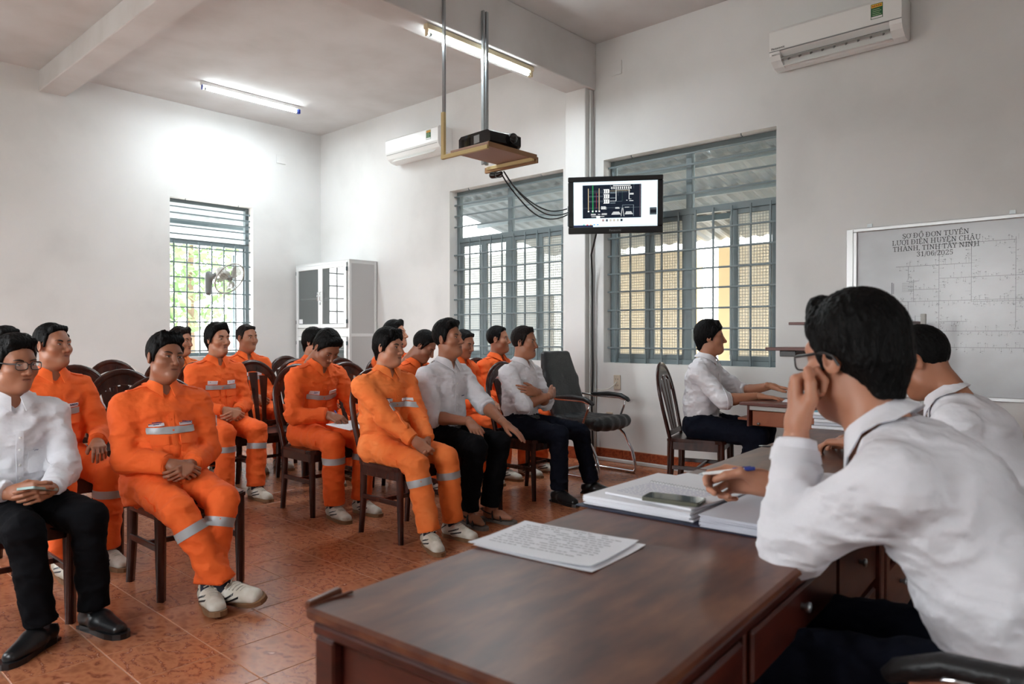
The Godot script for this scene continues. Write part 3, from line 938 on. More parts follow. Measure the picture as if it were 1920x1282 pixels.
func stack(called: String, label: String, category: String, at: Vector3, deg: float, w: float, l: float, n: int, th: float, seedn: int, m: Material) -> Node3D:
	var t := thing(called, label, category, at, deg_to_rad(deg))
	var rng := RandomNumberGenerator.new()
	rng.seed = seedn
	for k in n:
		var o := obj("sheet", Geo.new().box(Transform3D(Basis(Vector3.UP, rng.randf_range(-0.03, 0.03)), Vector3(rng.randf_range(-0.004, 0.004), th * (k + 0.5), rng.randf_range(-0.004, 0.004))), Vector3(w, th * 0.92, l), th * 0.2), m, t)
	return t

func phone(at: Vector3, bas: Basis, label: String, body: Material) -> Node3D:
	var t := thing("mobile_phone", label, "phone", at)
	t.basis = bas
	var p := PackedVector2Array()
	for k in 24:
		var a := TAU * k / 24.0
		p.append(Vector2(clampf(cos(a) * 0.06, -0.026, 0.026) + cos(a) * 0.011, clampf(sin(a) * 0.16, -0.064, 0.064) + sin(a) * 0.011))
	var flat := Basis(Vector3(1, 0, 0), Vector3(0, 0, -1), Vector3(0, 1, 0))
	obj("case", Geo.new().prism(p, 0.009, Transform3D(flat, Vector3(0, 0.0045, 0))), body, t)
	var q := PackedVector2Array()
	for v in p: q.append(v * Vector2(0.93, 0.965))
	obj("screen", Geo.new().prism(q, 0.0006, Transform3D(flat, Vector3(0, 0.0094, 0))), M.phone_glass, t)
	return t

func pen(at: Vector3, dir: Vector3, label: String, clip: Material) -> Node3D:
	var t := thing("ballpoint_pen", label, "pen", at)
	var d := dir.normalized()
	obj("barrel", Geo.new().tube([d * 0.012, d * 0.04, d * 0.115], [0.0042, 0.0048, 0.0046], 10), M.white_plastic, t)
	obj("tip", Geo.new().tube([Vector3.ZERO, d * 0.004, d * 0.0125], [0.0006, 0.0016, 0.0042], 8), M.galvanised, t)
	obj("cap", Geo.new().tube([d * 0.115, d * 0.138, d * 0.14], [0.005, 0.0048, 0.003], 10), clip, t)
	obj("clip", Geo.new().bar(d * 0.085 + Vector3(0, 0.0062, 0), d * 0.13 + Vector3(0, 0.0062, 0), 0.003, 0.0015), clip, t)
	return t

func aircon(at: Vector3, w: float, open_flap: bool, label: String) -> Node3D:
	# local: x along the wall, z out of it, y up; origin at the lower left back
	var t := thing("air_conditioner", label, "air conditioner", at)
	var prof := PackedVector2Array([Vector2(0, 0.03), Vector2(0.05, 0.0), Vector2(0.13, 0.012), Vector2(0.19, 0.05), Vector2(0.215, 0.085), Vector2(0.222, 0.12), Vector2(0.222, 0.27), Vector2(0.205, 0.292), Vector2(0.0, 0.295)])
	var bas := Basis(Vector3(0, 0, 1), Vector3(0, 1, 0), Vector3(-1, 0, 0))
	if not open_flap:
		obj("body", Geo.new().prism(prof, w, Transform3D(bas, Vector3(w / 2, 0, 0))), M.ac_white, t)
		var fl := Geo.new()
		fl.box(Transform3D(Basis(Vector3.RIGHT, 0.62), Vector3(w / 2, 0.029, 0.172)), Vector3(w * 0.8, 0.006, 0.085), 0.002)
		obj("flap", fl, M.ac_white, t)
		var gr := Geo.new()
		gr.bx(Vector3(0.02, 0.092, 0.214), Vector3(w - 0.02, 0.096, 0.2225))
		obj("panel_seam", gr, M.ac_grey, t)
	else:
		var p2 := PackedVector2Array([Vector2(0, 0.03), Vector2(0.05, 0.0), Vector2(0.10, 0.006), Vector2(0.13, 0.06), Vector2(0.205, 0.105), Vector2(0.222, 0.12), Vector2(0.222, 0.27), Vector2(0.205, 0.292), Vector2(0.0, 0.295)])
		obj("body", Geo.new().prism(p2, w * 0.83, Transform3D(bas, Vector3(w / 2, 0, 0))), M.ac_white, t)
		for s: float in [0.0, 1.0]:
			obj("end_cap", Geo.new().prism(prof, w * 0.085, Transform3D(bas, Vector3(w * 0.0425 if s == 0.0 else w * 0.9575, 0, 0))), M.ac_white, t)
		obj("outlet", Geo.new().box(Transform3D(Basis(Vector3.RIGHT, 0.53), Vector3(w / 2, 0.077, 0.158)), Vector3(w * 0.82, 0.012, 0.09)), M.ac_grey, t)
		for k in 9:
			obj("vane", Geo.new().box(Transform3D(Basis(Vector3.RIGHT, 0.5), Vector3(w * (0.14 + 0.09 * k), 0.068, 0.155)), Vector3(0.004, 0.03, 0.07)), M.ac_grey, t)
		obj("flap", Geo.new().box(Transform3D(Basis(Vector3.RIGHT, 0.25), Vector3(w / 2, 0.016, 0.135)), Vector3(w * 0.82, 0.007, 0.075), 0.003), M.ac_white, t)
		obj("trim_line", Geo.new().bx(Vector3(0.0, 0.112, 0.212), Vector3(w, 0.118, 0.2245), 0.001), M.galvanised, t)
		var lg := obj("lettering", words("Panasonic", 0.022, false, true), M.black_print, t)
		lg.position = Vector3(0.07, 0.135, 0.2225)
		var l2 := obj("lettering", words("INVERTER", 0.014, false), M.black_print, t)
		l2.transform = Transform3D(Basis(Vector3.RIGHT, 0.55), Vector3(0.05, 0.088, 0.2175))
	# energy label
	var lx := w * 0.83
	var lab := obj("energy_label", Geo.new().bx(Vector3(lx - 0.04, 0.155, 0.221), Vector3(lx + 0.04, 0.262, 0.2235)), M.label_green, t)
	var face := Geo.new()
	face.bx(Vector3(lx - 0.036, 0.234, 0.2235), Vector3(lx + 0.036, 0.258, 0.2242))
	obj("label_band", face, M.label_yellow, lab)
	obj("label_band", Geo.new().bx(Vector3(lx - 0.036, 0.158, 0.2235), Vector3(lx + 0.036, 0.172, 0.2242)), M.white_plastic, lab)
	var st := Geo.new()
	for k in 5: st.lathe([Vector2(0.0, 0.0), Vector2(0.005, 0.0), Vector2(0.0, 0.0006)], 5, Transform3D(Basis(Vector3(1, 0, 0), Vector3(0, 0, 1), Vector3(0, -1, 0)), Vector3(lx - 0.026 + k * 0.013, 0.246, 0.2243)))
	obj("star", st, M.ink_red, lab)
	var tl := Geo.new()
	for k in 4: tl.bx(Vector3(lx - 0.03, 0.18 + k * 0.013, 0.2235), Vector3(lx + 0.03 - 0.01 * (k % 2), 0.184 + k * 0.013, 0.2241))
	obj("label_text", tl, M.label_pale, lab)
	return t

func tube_lamp(at: Vector3, turn: float, old: bool, label: String) -> Node3D:
	# local: x along the tube, y up (the ceiling side)
	var t := thing("tube_lamp", label, "lamp", at, turn)
	var em: Material = M.tube_glow
	obj("batten", Geo.new().bx(Vector3(-0.63, 0.02, -0.022), Vector3(0.63, 0.06, 0.022), 0.003), M.batten_cream if old else M.white_plastic, t)
	obj("fluorescent_tube", Geo.new().tube([Vector3(-0.595, -0.012, 0), Vector3(0.595, -0.012, 0)], 0.0145, 14), em, t)
	for s: float in [-1.0, 1.0]:
		var e := Geo.new()
		e.bx(Vector3(s * 0.6 - 0.014, -0.032, -0.019), Vector3(s * 0.6 + 0.02 * s + 0.002, 0.05, 0.019), 0.004)
		obj("end_cap", e, M.batten_cream if old else M.cap_blue, t)
		obj("tube_end", Geo.new().tube([Vector3(s * 0.595, -0.012, 0), Vector3(s * 0.57, -0.012, 0)], 0.0152, 12), M.galvanised, t)
	var l := AreaLight3D.new()
	l.name = "tube_light"
	l.area_size = Vector2(1.18, 0.04)
	l.light_color = Color(0.93, 0.98, 1.0)
	l.light_energy = TUBE_E
	l.shadow_enabled = true
	t.add_child(l)
	l.position = Vector3(0, -0.032, 0)
	l.rotation.x = -PI / 2
	return t

func line(im: Image, x0: int, y0: int, x1: int, y1: int, c: Color, w := 2) -> void:
	if absi(x1 - x0) >= absi(y1 - y0): im.fill_rect(Rect2i(mini(x0, x1), y0, absi(x1 - x0) + 1, w), c)
	else: im.fill_rect(Rect2i(x0, mini(y0, y1), w, absi(y1 - y0) + 1), c)

func board_print() -> ImageTexture:
	var im := Image.create(2048, 1056, false, Image.FORMAT_RGBA8)
	var n := FastNoiseLite.new()
	n.seed = 4; n.frequency = 0.004; n.fractal_octaves = 3
	var base := Color(0.80, 0.815, 0.83)
	im.fill(base)
	for y in range(0, 1056, 8):
		for x in range(0, 2048, 8):
			var v := n.get_noise_2d(x, y * 1.6) * 0.025
			im.fill_rect(Rect2i(x, y, 8, 8), Color(base.r + v, base.g + v, base.b + v))
	var rng := RandomNumberGenerator.new()
	rng.seed = 9
	var ink := Color(0.36, 0.37, 0.40)
	var faint := Color(0.52, 0.53, 0.56)
	# trunk lines of the network diagram: [x0, y0, x1, y1]
	var trunks := [[470, 120, 470, 1000], [470, 120, 860, 105], [640, 105, 640, 480], [230, 245, 640, 225], [300, 245, 300, 330], [330, 330, 330, 470], [290, 340, 360, 340], [300, 395, 470, 392], [330, 470, 960, 455], [200, 470, 330, 470], [300, 470, 300, 640], [470, 330, 900, 322], [640, 480, 1080, 478], [300, 640, 380, 640], [340, 560, 340, 760], [150, 660, 1500, 655], [420, 700, 420, 860], [380, 760, 980, 752], [470, 600, 620, 596], [860, 105, 860, 640], [1080, 200, 1080, 900], [1300, 90, 1300, 1000], [900, 300, 1700, 296], [1500, 120, 1500, 980], [1080, 560, 1900, 556], [1760, 200, 1760, 900], [980, 850, 1800, 846], [1300, 420, 2000, 416]]
	for t: Array in trunks:
		line(im, t[0], t[1], t[2], t[1] if absi(t[2] - t[0]) > absi(t[3] - t[1]) else t[3], ink, 2)
		var horiz := absi(t[2] - t[0]) > absi(t[3] - t[1])
		var p := 0
		var length: int = absi(t[2] - t[0]) if horiz else absi(t[3] - t[1])
		while p < length:
			p += rng.randi_range(5, 26)
			var q := rng.randi_range(6, 34) * (1 if rng.randf() < 0.5 else -1)
			var bx: int = mini(t[0], t[2]) + p if horiz else t[0]
			var by: int = t[1] if horiz else mini(t[1], t[3]) + p
			if horiz: line(im, bx, by, bx, by + q, faint, 1)
			else: line(im, bx, by, bx + q, by, faint, 1)
			if rng.randf() < 0.7:
				var ex := bx if horiz else bx + q
				var ey := by + q if horiz else by
				im.fill_rect(Rect2i(ex - 2, ey - 2, 4, 4), ink)
				for k in rng.randi_range(1, 4): im.fill_rect(Rect2i(ex + rng.randi_range(-9, 9), ey + rng.randi_range(-9, 9), rng.randi_range(4, 12), 1), faint)
	for k in 9: line(im, 265, 350 + k * 7, 330, 350 + k * 7, ink, 1)
	im.fill_rect(Rect2i(205, 345, 5, 75), ink); im.fill_rect(Rect2i(215, 350, 3, 70), ink)
	return ImageTexture.create_from_image(im)

func screen_picture() -> ImageTexture:
	var im := Image.create(960, 540, false, Image.FORMAT_RGBA8)
	im.fill(Color(0.86, 0.94, 0.97))
	im.fill_rect(Rect2i(20, 4, 920, 8), Color(0.80, 0.88, 0.92))
	im.fill_rect(Rect2i(105, 40, 670, 395), Color(0.045, 0.085, 0.14))
	var wh := Color(0.86, 0.87, 0.86)
	var dim := Color(0.45, 0.5, 0.52)
	var gold := Color(0.80, 0.72, 0.55)
	var grn := Color(0.15, 0.62, 0.32)
	for a: Array in [[168, gold, 80, 335], [218, grn, 45, 370], [224, grn, 45, 370], [262, Color(0.62, 0.12, 0.25), 130, 320], [292, gold, 80, 335]]: line(im, a[0], a[2], a[0], a[3], a[1], 7 if a[1] == gold else 4)
	for y: int in [112, 130, 170, 178, 228, 238]: line(im, 170, y, 350, y, dim, 2)
	for k in 3:
		for q in 3: im.fill_rect(Rect2i(352 + q * 22, 98 + k * 60, 16, 38), wh)
		im.fill_rect(Rect2i(345, 92 + k * 60, 66, 7), wh); im.fill_rect(Rect2i(345, 136 + k * 60, 66, 6), wh)
		im.fill_rect(Rect2i(422, 134 + k * 60, 60, 8), dim)
	line(im, 410, 112, 650, 112, gold, 3); line(im, 410, 128, 620, 128, dim, 3)
	line(im, 486, 90, 486, 232, wh, 7); line(im, 420, 232, 490, 232, wh, 4)
	line(im, 512, 95, 512, 175, dim, 2); line(im, 560, 95, 560, 235, Color(0.3, 0.45, 0.4), 2); line(im, 410, 238, 560, 238, dim, 2)
	for k in 10: im.fill_rect(Rect2i(436 + k * 24, 66, 12, 28), wh)
	im.fill_rect(Rect2i(455, 50, 200, 9), wh)
	line(im, 425, 44, 425, 92, dim, 2); line(im, 690, 44, 690, 92, dim, 2)
	line(im, 500, 100, 630, 100, wh, 4); line(im, 634, 70, 634, 215, wh, 7); line(im, 634, 213, 662, 213, wh, 4)
	for q: Array in [[645, 145, 44], [645, 156, 44], [640, 232, 46], [606, 226, 14]]: im.fill_rect(Rect2i(q[0], q[1], q[2], 7), wh)
	for k in 4: im.fill_rect(Rect2i([164, 212, 252, 288][k], 342, 18, 18), wh)
	for k in 4: im.fill_rect(Rect2i(318, 296 + k * 9, 52 + (k % 2) * 10, 6), wh)
	for k in 4:
		im.fill_rect(Rect2i(455 - k * 6, 362 + k * 9, 70 + k * 12, 6), wh)
		im.fill_rect(Rect2i(602 - k * 4, 362 + k * 9, 62 + k * 10, 6), wh)
	im.fill_rect(Rect2i(480, 308, 44, 7), wh); im.fill_rect(Rect2i(480, 318, 50, 7), wh); im.fill_rect(Rect2i(590, 308, 50, 7), wh)
	line(im, 560, 282, 685, 282, dim, 4); line(im, 685, 282, 685, 415, dim, 6); line(im, 560, 282, 560, 320, dim, 4)
	for k in 12:
		line(im, 556 - k, 320 + k * 8, 556 - k, 328 + k * 8, wh, 5)
		line(im, 566 + k, 320 + k * 8, 566 + k, 328 + k * 8, wh, 5)
	line(im, 105, 312, 770, 312, dim, 2); line(im, 760, 45, 760, 420, Color(0.5, 0.42, 0.45), 4)
	for q: Array in [[200, 382, 56], [200, 392, 58], [280, 386, 30], [325, 378, 60], [322, 390, 62], [205, 412, 150]]: im.fill_rect(Rect2i(q[0], q[1], q[2], 6), wh)
	im.fill_rect(Rect2i(262, 405, 44, 28), wh)
	for k in 6: im.fill_rect(Rect2i(330 + k * 42, 448, 24, 28), [Color(0.6, 0.5, 0.5), Color(0.3, 0.32, 0.35), Color(0.7, 0.68, 0.64), Color(0.7, 0.66, 0.6), Color(0.66, 0.64, 0.6), Color(0.08, 0.1, 0.14)][k])
	im.fill_rect(Rect2i(872, 320, 78, 86), Color(0.25, 0.28, 0.3)); im.fill_rect(Rect2i(878, 345, 70, 40), Color(0.07, 0.09, 0.12))
	im.fill_rect(Rect2i(0, 512, 960, 28), Color(0.80, 0.88, 0.92)); im.fill_rect(Rect2i(0, 516, 225, 24), Color(0.1, 0.14, 0.26))
	for k in 5: im.fill_rect(Rect2i(110 + k * 40, 506, 18, 10), [Color(0.3, 0.7, 0.6), Color(0.85, 0.25, 0.2), Color(0.9, 0.6, 0.2), Color(0.2, 0.5, 0.85), Color(0.3, 0.5, 0.7)][k])
	return ImageTexture.create_from_image(im)

func build_things() -> void:
	mat("label_green", rgb(38, 96, 58), 0.6); mat("label_yellow", rgb(226, 176, 60), 0.6); mat("label_pale", rgb(170, 200, 150), 0.6)
	mat("batten_cream", rgb(206, 190, 158), 0.5); mat("cap_blue", rgb(44, 66, 170), 0.4)
	var pg := mat("phone_glass", rgb(20, 22, 24), 0.08)
	mat("phone_mint", rgb(150, 178, 172), 0.35); mat("phone_olive", rgb(92, 92, 78), 0.35)
	mat("blue_roll", rgb(112, 192, 214), 0.5)
	var tg := mat("tube_glow", rgb(250, 252, 255), 0.4)
	tg.emission_enabled = true; tg.emission = Color(0.93, 0.98, 1.0); tg.emission_energy_multiplier = TUBE_GLOW
	chair_shapes()
	# lamps
	tube_lamp(Vector3(0.97, RH - 0.061, 1.54), PI / 2, false, "lit fluorescent tube with blue end caps near the back corner")
	tube_lamp(Vector3(4.80, 3.565, 1.52), PI / 2, true, "lit fluorescent tube on a cream batten under the beam, behind the projector bars")
	# desks and what lies on them
	desk(Vector3(7.99, 0, 5.165), 4.4, 1.60, "long dark wooden desk in the foreground with a worn corner", true)
	var d2 := Basis(Vector3.UP, deg_to_rad(4.4)) * Vector3(0, 0, -1.606)
	desk(Vector3(7.99, 0, 5.165) + d2, 4.4, 1.60, "second dark wooden desk, beyond the open folder, under the stacked books", false)
	paper(Vector3(8.09, 0.7605, 4.60), 5.0, 0.30, 0.225, "lower printed white sheet lying alone on the near desk", 3)
	paper(Vector3(8.075, 0.7655, 4.60), 8.0, 0.30, 0.225, "upper printed white sheet lying alone on the near desk", 5, 12)
	build_desk_items()
	# chairs of the audience are placed with the people; here the empty ones
	for e: Array in [[4.58, 4.16, "empty dark wooden chair just behind the shoulder of the man with crossed feet"], [3.62, 4.14, "empty wooden chair half hidden behind the orange shoulder at the left"], [2.68, 3.58, "empty wooden chair far back at the left wall, with white gaps in its back"], [3.62, 2.80, "empty wooden chair between the man with clasped hands and the man writing"], [2.7, 1.95, "empty wooden chair far back, left of the man writing"], [3.62, 1.92, "empty wooden chair right of the man writing, before the cabinet"], [4.55, 2.50, "empty wooden chair directly behind the seated man in faded orange"], [2.7, 1.4, "empty wooden chair farthest back, in front of the cabinet's side"]]:
		chair(Vector3(e[0], 0, e[1]), 0.0, e[2])
	build_armchair(Vector3(5.28, 0, 0.66), 0.0, "empty black leather armchair with chrome arms and bow legs by the pillar")
	build_cabinet()
	build_fan()
	build_tv()
	build_projector()
	aircon(Vector3(6.70, 3.335, 0.0), 0.95, true, "white air conditioner high above the right window with its flap open")
	aircon(Vector3(1.80, 3.36, 0.0), 0.98, false, "closed white air conditioner high on the wall, left of the projector")
	build_board()
	build_computer_desk()
	build_sockets()

func build_desk_items() -> void:
	var y := 0.7604
	var b := thing("ring_binder", "open dark blue folder under the paper stacks on the desk", "folder", Vector3(8.21, y, 4.06), deg_to_rad(3.0))
	obj("cover", Geo.new().bx(Vector3(-0.335, 0.0, -0.2), Vector3(-0.02, 0.003, 0.2), 0.001), M.folder_blue, b)
	obj("cover", Geo.new().bx(Vector3(0.02, 0.0, -0.2), Vector3(0.262, 0.003, 0.2), 0.001), M.folder_blue, b)
	obj("spine", Geo.new().bx(Vector3(-0.02, 0.0, -0.2), Vector3(0.02, 0.004, 0.2), 0.001), M.folder_blue, b)
	stack("paper_stack", "thick white paper stack under the notebook and phone", "paper", Vector3(8.045, y + 0.004, 4.045), 3.0, 0.315, 0.41, 9, 0.0026, 2, M.paper)
	stack("paper_stack", "greyish paper stack under the seated man's elbow", "paper", Vector3(8.345, y + 0.004, 4.07), 3.0, 0.225, 0.36, 9, 0.0030, 4, M.paper_grey)
	var nb := thing("spiral_notebook", "open white spiral notebook under the phone", "notebook", Vector3(8.085, y + 0.0285, 4.02), deg_to_rad(-4.0))
	obj("page", Geo.new().bx(Vector3(-0.135, 0.0, 0.006), Vector3(0.135, 0.006, 0.2), 0.001), M.paper, nb)
	obj("page", Geo.new().bx(Vector3(-0.135, 0.0, -0.2), Vector3(0.135, 0.005, -0.006), 0.001), M.paper, nb)
	for k in 26:
		var x := -0.125 + k * 0.01
		obj("coil", Geo.new().tube([Vector3(x, 0.005, -0.007), Vector3(x, 0.0095, -0.003), Vector3(x, 0.0095, 0.003), Vector3(x, 0.005, 0.007)], 0.0007, 5), M.galvanised, nb)
	var g := Geo.new()
	var rng := RandomNumberGenerator.new()
	rng.seed = 6
	for k in 10:
		var x := -0.12
		while x < 0.08:
			var ln := rng.randf_range(0.006, 0.02)
			g.bx(Vector3(x, 0.006, 0.02 + k * 0.016), Vector3(x + ln, 0.0063, 0.0212 + k * 0.016))
			x += ln + 0.005
	obj("handwriting", g, M.ink_blue, nb)
	phone(Vector3(8.135, y + 0.036, 4.19), Basis(Vector3.UP, deg_to_rad(-78.0)), "black mobile phone lying on the open notebook", M.phone_olive)
	var s := thing("book_stack", "stack of bound documents on the far desk beside the seated man", "books", Vector3(7.85, y, 2.05), deg_to_rad(8.0))
	for k in 5:
		var o := obj("document", Geo.new().box(Transform3D(Basis(Vector3.UP, 0.05 * (k % 3 - 1)), Vector3(0.006 * (k % 2), 0.008 + k * 0.0165, 0.0)), Vector3(0.21, 0.0155, 0.29), 0.002), M.paper if k % 2 == 0 else M.paper_grey, s)
		obj("cover", Geo.new().box(Transform3D(Basis(Vector3.UP, 0.05 * (k % 3 - 1)), Vector3(0.006 * (k % 2), 0.0163 + k * 0.0165, 0.0)), Vector3(0.213, 0.001, 0.293)), M.black_plastic if k < 4 else M.blue_roll, o)
	# cable holes in the far desk
	for q: Array in [[7.78, 2.62], [7.83, 2.92]]:
		tag(obj("cable_grommet", Geo.new().lathe([Vector2(0.0, 0.0), Vector2(0.024, 0.0), Vector2(0.024, 0.0015), Vector2(0.0, 0.0016)], 18, xfm(Vector3(q[0], y, q[1]))), M.black_plastic), "black round cable cover let into the far desk top, %s" % ("the farther one" if q[1] < 2.8 else "the nearer one"), "cable cover")

func build_armchair(at: Vector3, deg: float, label: String) -> void:
	var t := thing("office_armchair", label, "chair", at, deg_to_rad(deg))
	# faces +x
	var s := Field.new().build([["c", Vector3(-0.2, 0.47, -0.2), Vector3(-0.2, 0.47, 0.2), 0.04, 0.04, 0.02], ["c", Vector3(0.22, 0.465, -0.2), Vector3(0.22, 0.465, 0.2), 0.045, 0.045, 0.02], ["c", Vector3(-0.2, 0.468, -0.21), Vector3(0.22, 0.465, -0.21), 0.04, 0.045, 0.05], ["c", Vector3(-0.2, 0.468, 0.21), Vector3(0.22, 0.465, 0.21), 0.04, 0.045, 0.05], ["c", Vector3(-0.2, 0.465, -0.1), Vector3(0.24, 0.46, -0.1), 0.05, 0.055, 0.05], ["c", Vector3(-0.2, 0.465, 0.1), Vector3(0.24, 0.46, 0.1), 0.05, 0.055, 0.05], ["c", Vector3(-0.2, 0.465, 0), Vector3(0.24, 0.46, 0), 0.05, 0.055, 0.05], ["n", 0.004, 6.0, 3]], 0.012)
	obj("seat", s.mesh(), M.black_leather, t)
	var bk := []
	for k in 11:
		var z := -0.2 + k * 0.04
		bk.append(["c", Vector3(-0.22, 0.47, z), Vector3(-0.34, 0.82, z), 0.038, 0.034, 0.04])
		bk.append(["c", Vector3(-0.34, 0.82, z), Vector3(-0.40, 1.04, z * 0.86), 0.034, 0.026, 0.04])
	bk.append(["E", Vector3(-0.27, 0.86, 0.0), Vector3(0.035, 0.03, 0.03), 0.02])
	bk.append(["n", 0.004, 4.0, 5])
	obj("backrest", Field.new().build(bk, 0.012).mesh(), M.black_leather, t)
	for sd: float in [-1.0, 1.0]:
		var z := sd * 0.27
		obj("armrest_pad", Geo.new().tube([Vector3(-0.18, 0.68, z), Vector3(0.0, 0.69, z), Vector3(0.14, 0.68, z), Vector3(0.21, 0.65, z), Vector3(0.225, 0.635, z)], [0.016, 0.024, 0.025, 0.024, 0.018], 10, 0.8), M.black_leather, t)
		obj("armrest_frame", Geo.new().tube([Vector3(-0.3, 0.68, z * 0.92), Vector3(-0.16, 0.665, z), Vector3(0.12, 0.66, z), Vector3(0.19, 0.64, z), Vector3(0.17, 0.58, z), Vector3(0.12, 0.46, z)], 0.011, 8), M.chrome, t)
		obj("leg_bow", Geo.new().tube([Vector3(-0.25, 0.012, z), Vector3(0.28, 0.012, z), Vector3(0.3, 0.05, z), Vector3(0.26, 0.2, z), Vector3(0.18, 0.34, z), Vector3(0.06, 0.44, z)], 0.0145, 10), M.chrome, t)
		obj("foot_pad", Geo.new().bx(Vector3(0.2, 0.0, z - 0.012), Vector3(0.24, 0.006, z + 0.012)), M.black_plastic, t)
	obj("cross_tube", Geo.new().tube([Vector3(-0.24, 0.012, -0.27), Vector3(-0.24, 0.012, 0.27)], 0.0125, 10), M.chrome, t)
	obj("cross_tube", Geo.new().tube([Vector3(0.08, 0.425, -0.27), Vector3(0.08, 0.425, 0.27)], 0.0125, 10), M.chrome, t)

func build_cabinet() -> void:
	var t := thing("display_cabinet", "white aluminium cabinet with glass doors in the corner", "cabinet", Vector3(0.075, 0, 0.012))
	var w := 1.262
	var d := 0.43
	var h := 2.18
	for x: float in [0.0, w - 0.035]:
		for z: float in [0.0, d - 0.035]:
			obj("post", Geo.new().bx(Vector3(x, 0, z), Vector3(x + 0.035, h, z + 0.035), 0.003), M.cabinet_white, t)
	for x: float in [0.012, w - 0.018]:
		for yy: Array in [[0.06, 1.20], [1.24, h - 0.04]]:
			obj("side_panel", Geo.new().bx(Vector3(x, yy[0], 0.036), Vector3(x + 0.006, yy[1], d - 0.036)), M.cabinet_panel, t)
		obj("side_rail", Geo.new().bx(Vector3(x - 0.006, 1.2, 0.036), Vector3(x + 0.012, 1.24, d - 0.036), 0.002), M.cabinet_white, t)
		obj("side_rail", Geo.new().bx(Vector3(x - 0.006, h - 0.04, 0.036), Vector3(x + 0.012, h, d - 0.036), 0.002), M.cabinet_white, t)
	obj("back_panel", Geo.new().bx(Vector3(0.036, 0.05, 0.004), Vector3(w - 0.036, h - 0.02, 0.01)), M.cabinet_panel, t)
	obj("top_panel", Geo.new().bx(Vector3(-0.004, h, -0.004), Vector3(w + 0.004, h + 0.008, d + 0.004), 0.002), M.cabinet_white, t)
	obj("bottom_panel", Geo.new().bx(Vector3(0.036, 0.05, 0.012), Vector3(w - 0.036, 0.07, d - 0.04)), M.cabinet_white, t)
	for y: float in [0.62, 1.21, 1.70]: obj("shelf", Geo.new().bx(Vector3(0.036, y, 0.012), Vector3(w - 0.036, y + 0.018, d - 0.05), 0.002), M.cabinet_white, t)
	obj("front_rail", Geo.new().bx(Vector3(0.036, 1.20, d - 0.03), Vector3(w - 0.036, 1.31, d), 0.003), M.cabinet_white, t)
	obj("front_rail", Geo.new().bx(Vector3(0.036, h - 0.03, d - 0.03), Vector3(w - 0.036, h, d), 0.003), M.cabinet_white, t)
	for yy: Array in [[1.315, h - 0.034], [0.07, 1.195]]:
		for k in 2:
			var x0 := 0.04 + k * 0.592
			var x1 := x0 + 0.59
			var dr := Node3D.new()
			dr.name = "door"
			t.add_child(dr, true)
			var g := Geo.new()
			for q: Array in [[x0, yy[0], x0 + 0.05, yy[1]], [x1 - 0.05, yy[0], x1, yy[1]], [x0 + 0.05, yy[0], x1 - 0.05, yy[0] + 0.05], [x0 + 0.05, yy[1] - 0.05, x1 - 0.05, yy[1]]]:
				g.bx(Vector3(q[0], q[1], d + 0.001), Vector3(q[2], q[3], d + 0.022), 0.003)
			obj("door_frame", g, M.cabinet_white, dr)
			obj("pane", Geo.new().bx(Vector3(x0 + 0.048, yy[0] + 0.048, d + 0.008), Vector3(x1 - 0.048, yy[1] - 0.048, d + 0.013)), M.cabinet_glass, dr)
			var hx := x1 - 0.03 if k == 0 else x0 + 0.03
			var hy: float = (yy[0] + yy[1]) * 0.5
			obj("handle", Geo.new().tube([Vector3(hx, hy - 0.06, d + 0.022), Vector3(hx, hy - 0.055, d + 0.045), Vector3(hx, hy + 0.055, d + 0.045), Vector3(hx, hy + 0.06, d + 0.022)], 0.005, 8), M.chrome, dr)
			for hy2: float in [yy[0] + 0.08, yy[1] - 0.08]:
				var hix := x0 - 0.004 if k == 0 else x1 + 0.004
				obj("hinge", Geo.new().bx(Vector3(hix - 0.005, hy2 - 0.025, d + 0.002), Vector3(hix + 0.005, hy2 + 0.025, d + 0.024)), M.steel_dark_paint, dr)
	obj("lock", Geo.new().bx(Vector3(0.62, 1.62, d + 0.022), Vector3(0.645, 1.655, d + 0.034), 0.003), M.galvanised, t)
	obj("sticker", Geo.new().bx(Vector3(0.10, 1.375, d + 0.0135), Vector3(0.19, 1.435, d + 0.0145)), M.paper, t)
	tag(obj("paper_roll", Geo.new().box(Transform3D(Basis(Vector3.UP, 0.15), Vector3(0.75, h + 0.019, 0.2)), Vector3(0.34, 0.02, 0.22), 0.004), M.paper_grey), "flat grey bundle lying on top of the white cabinet", "papers")

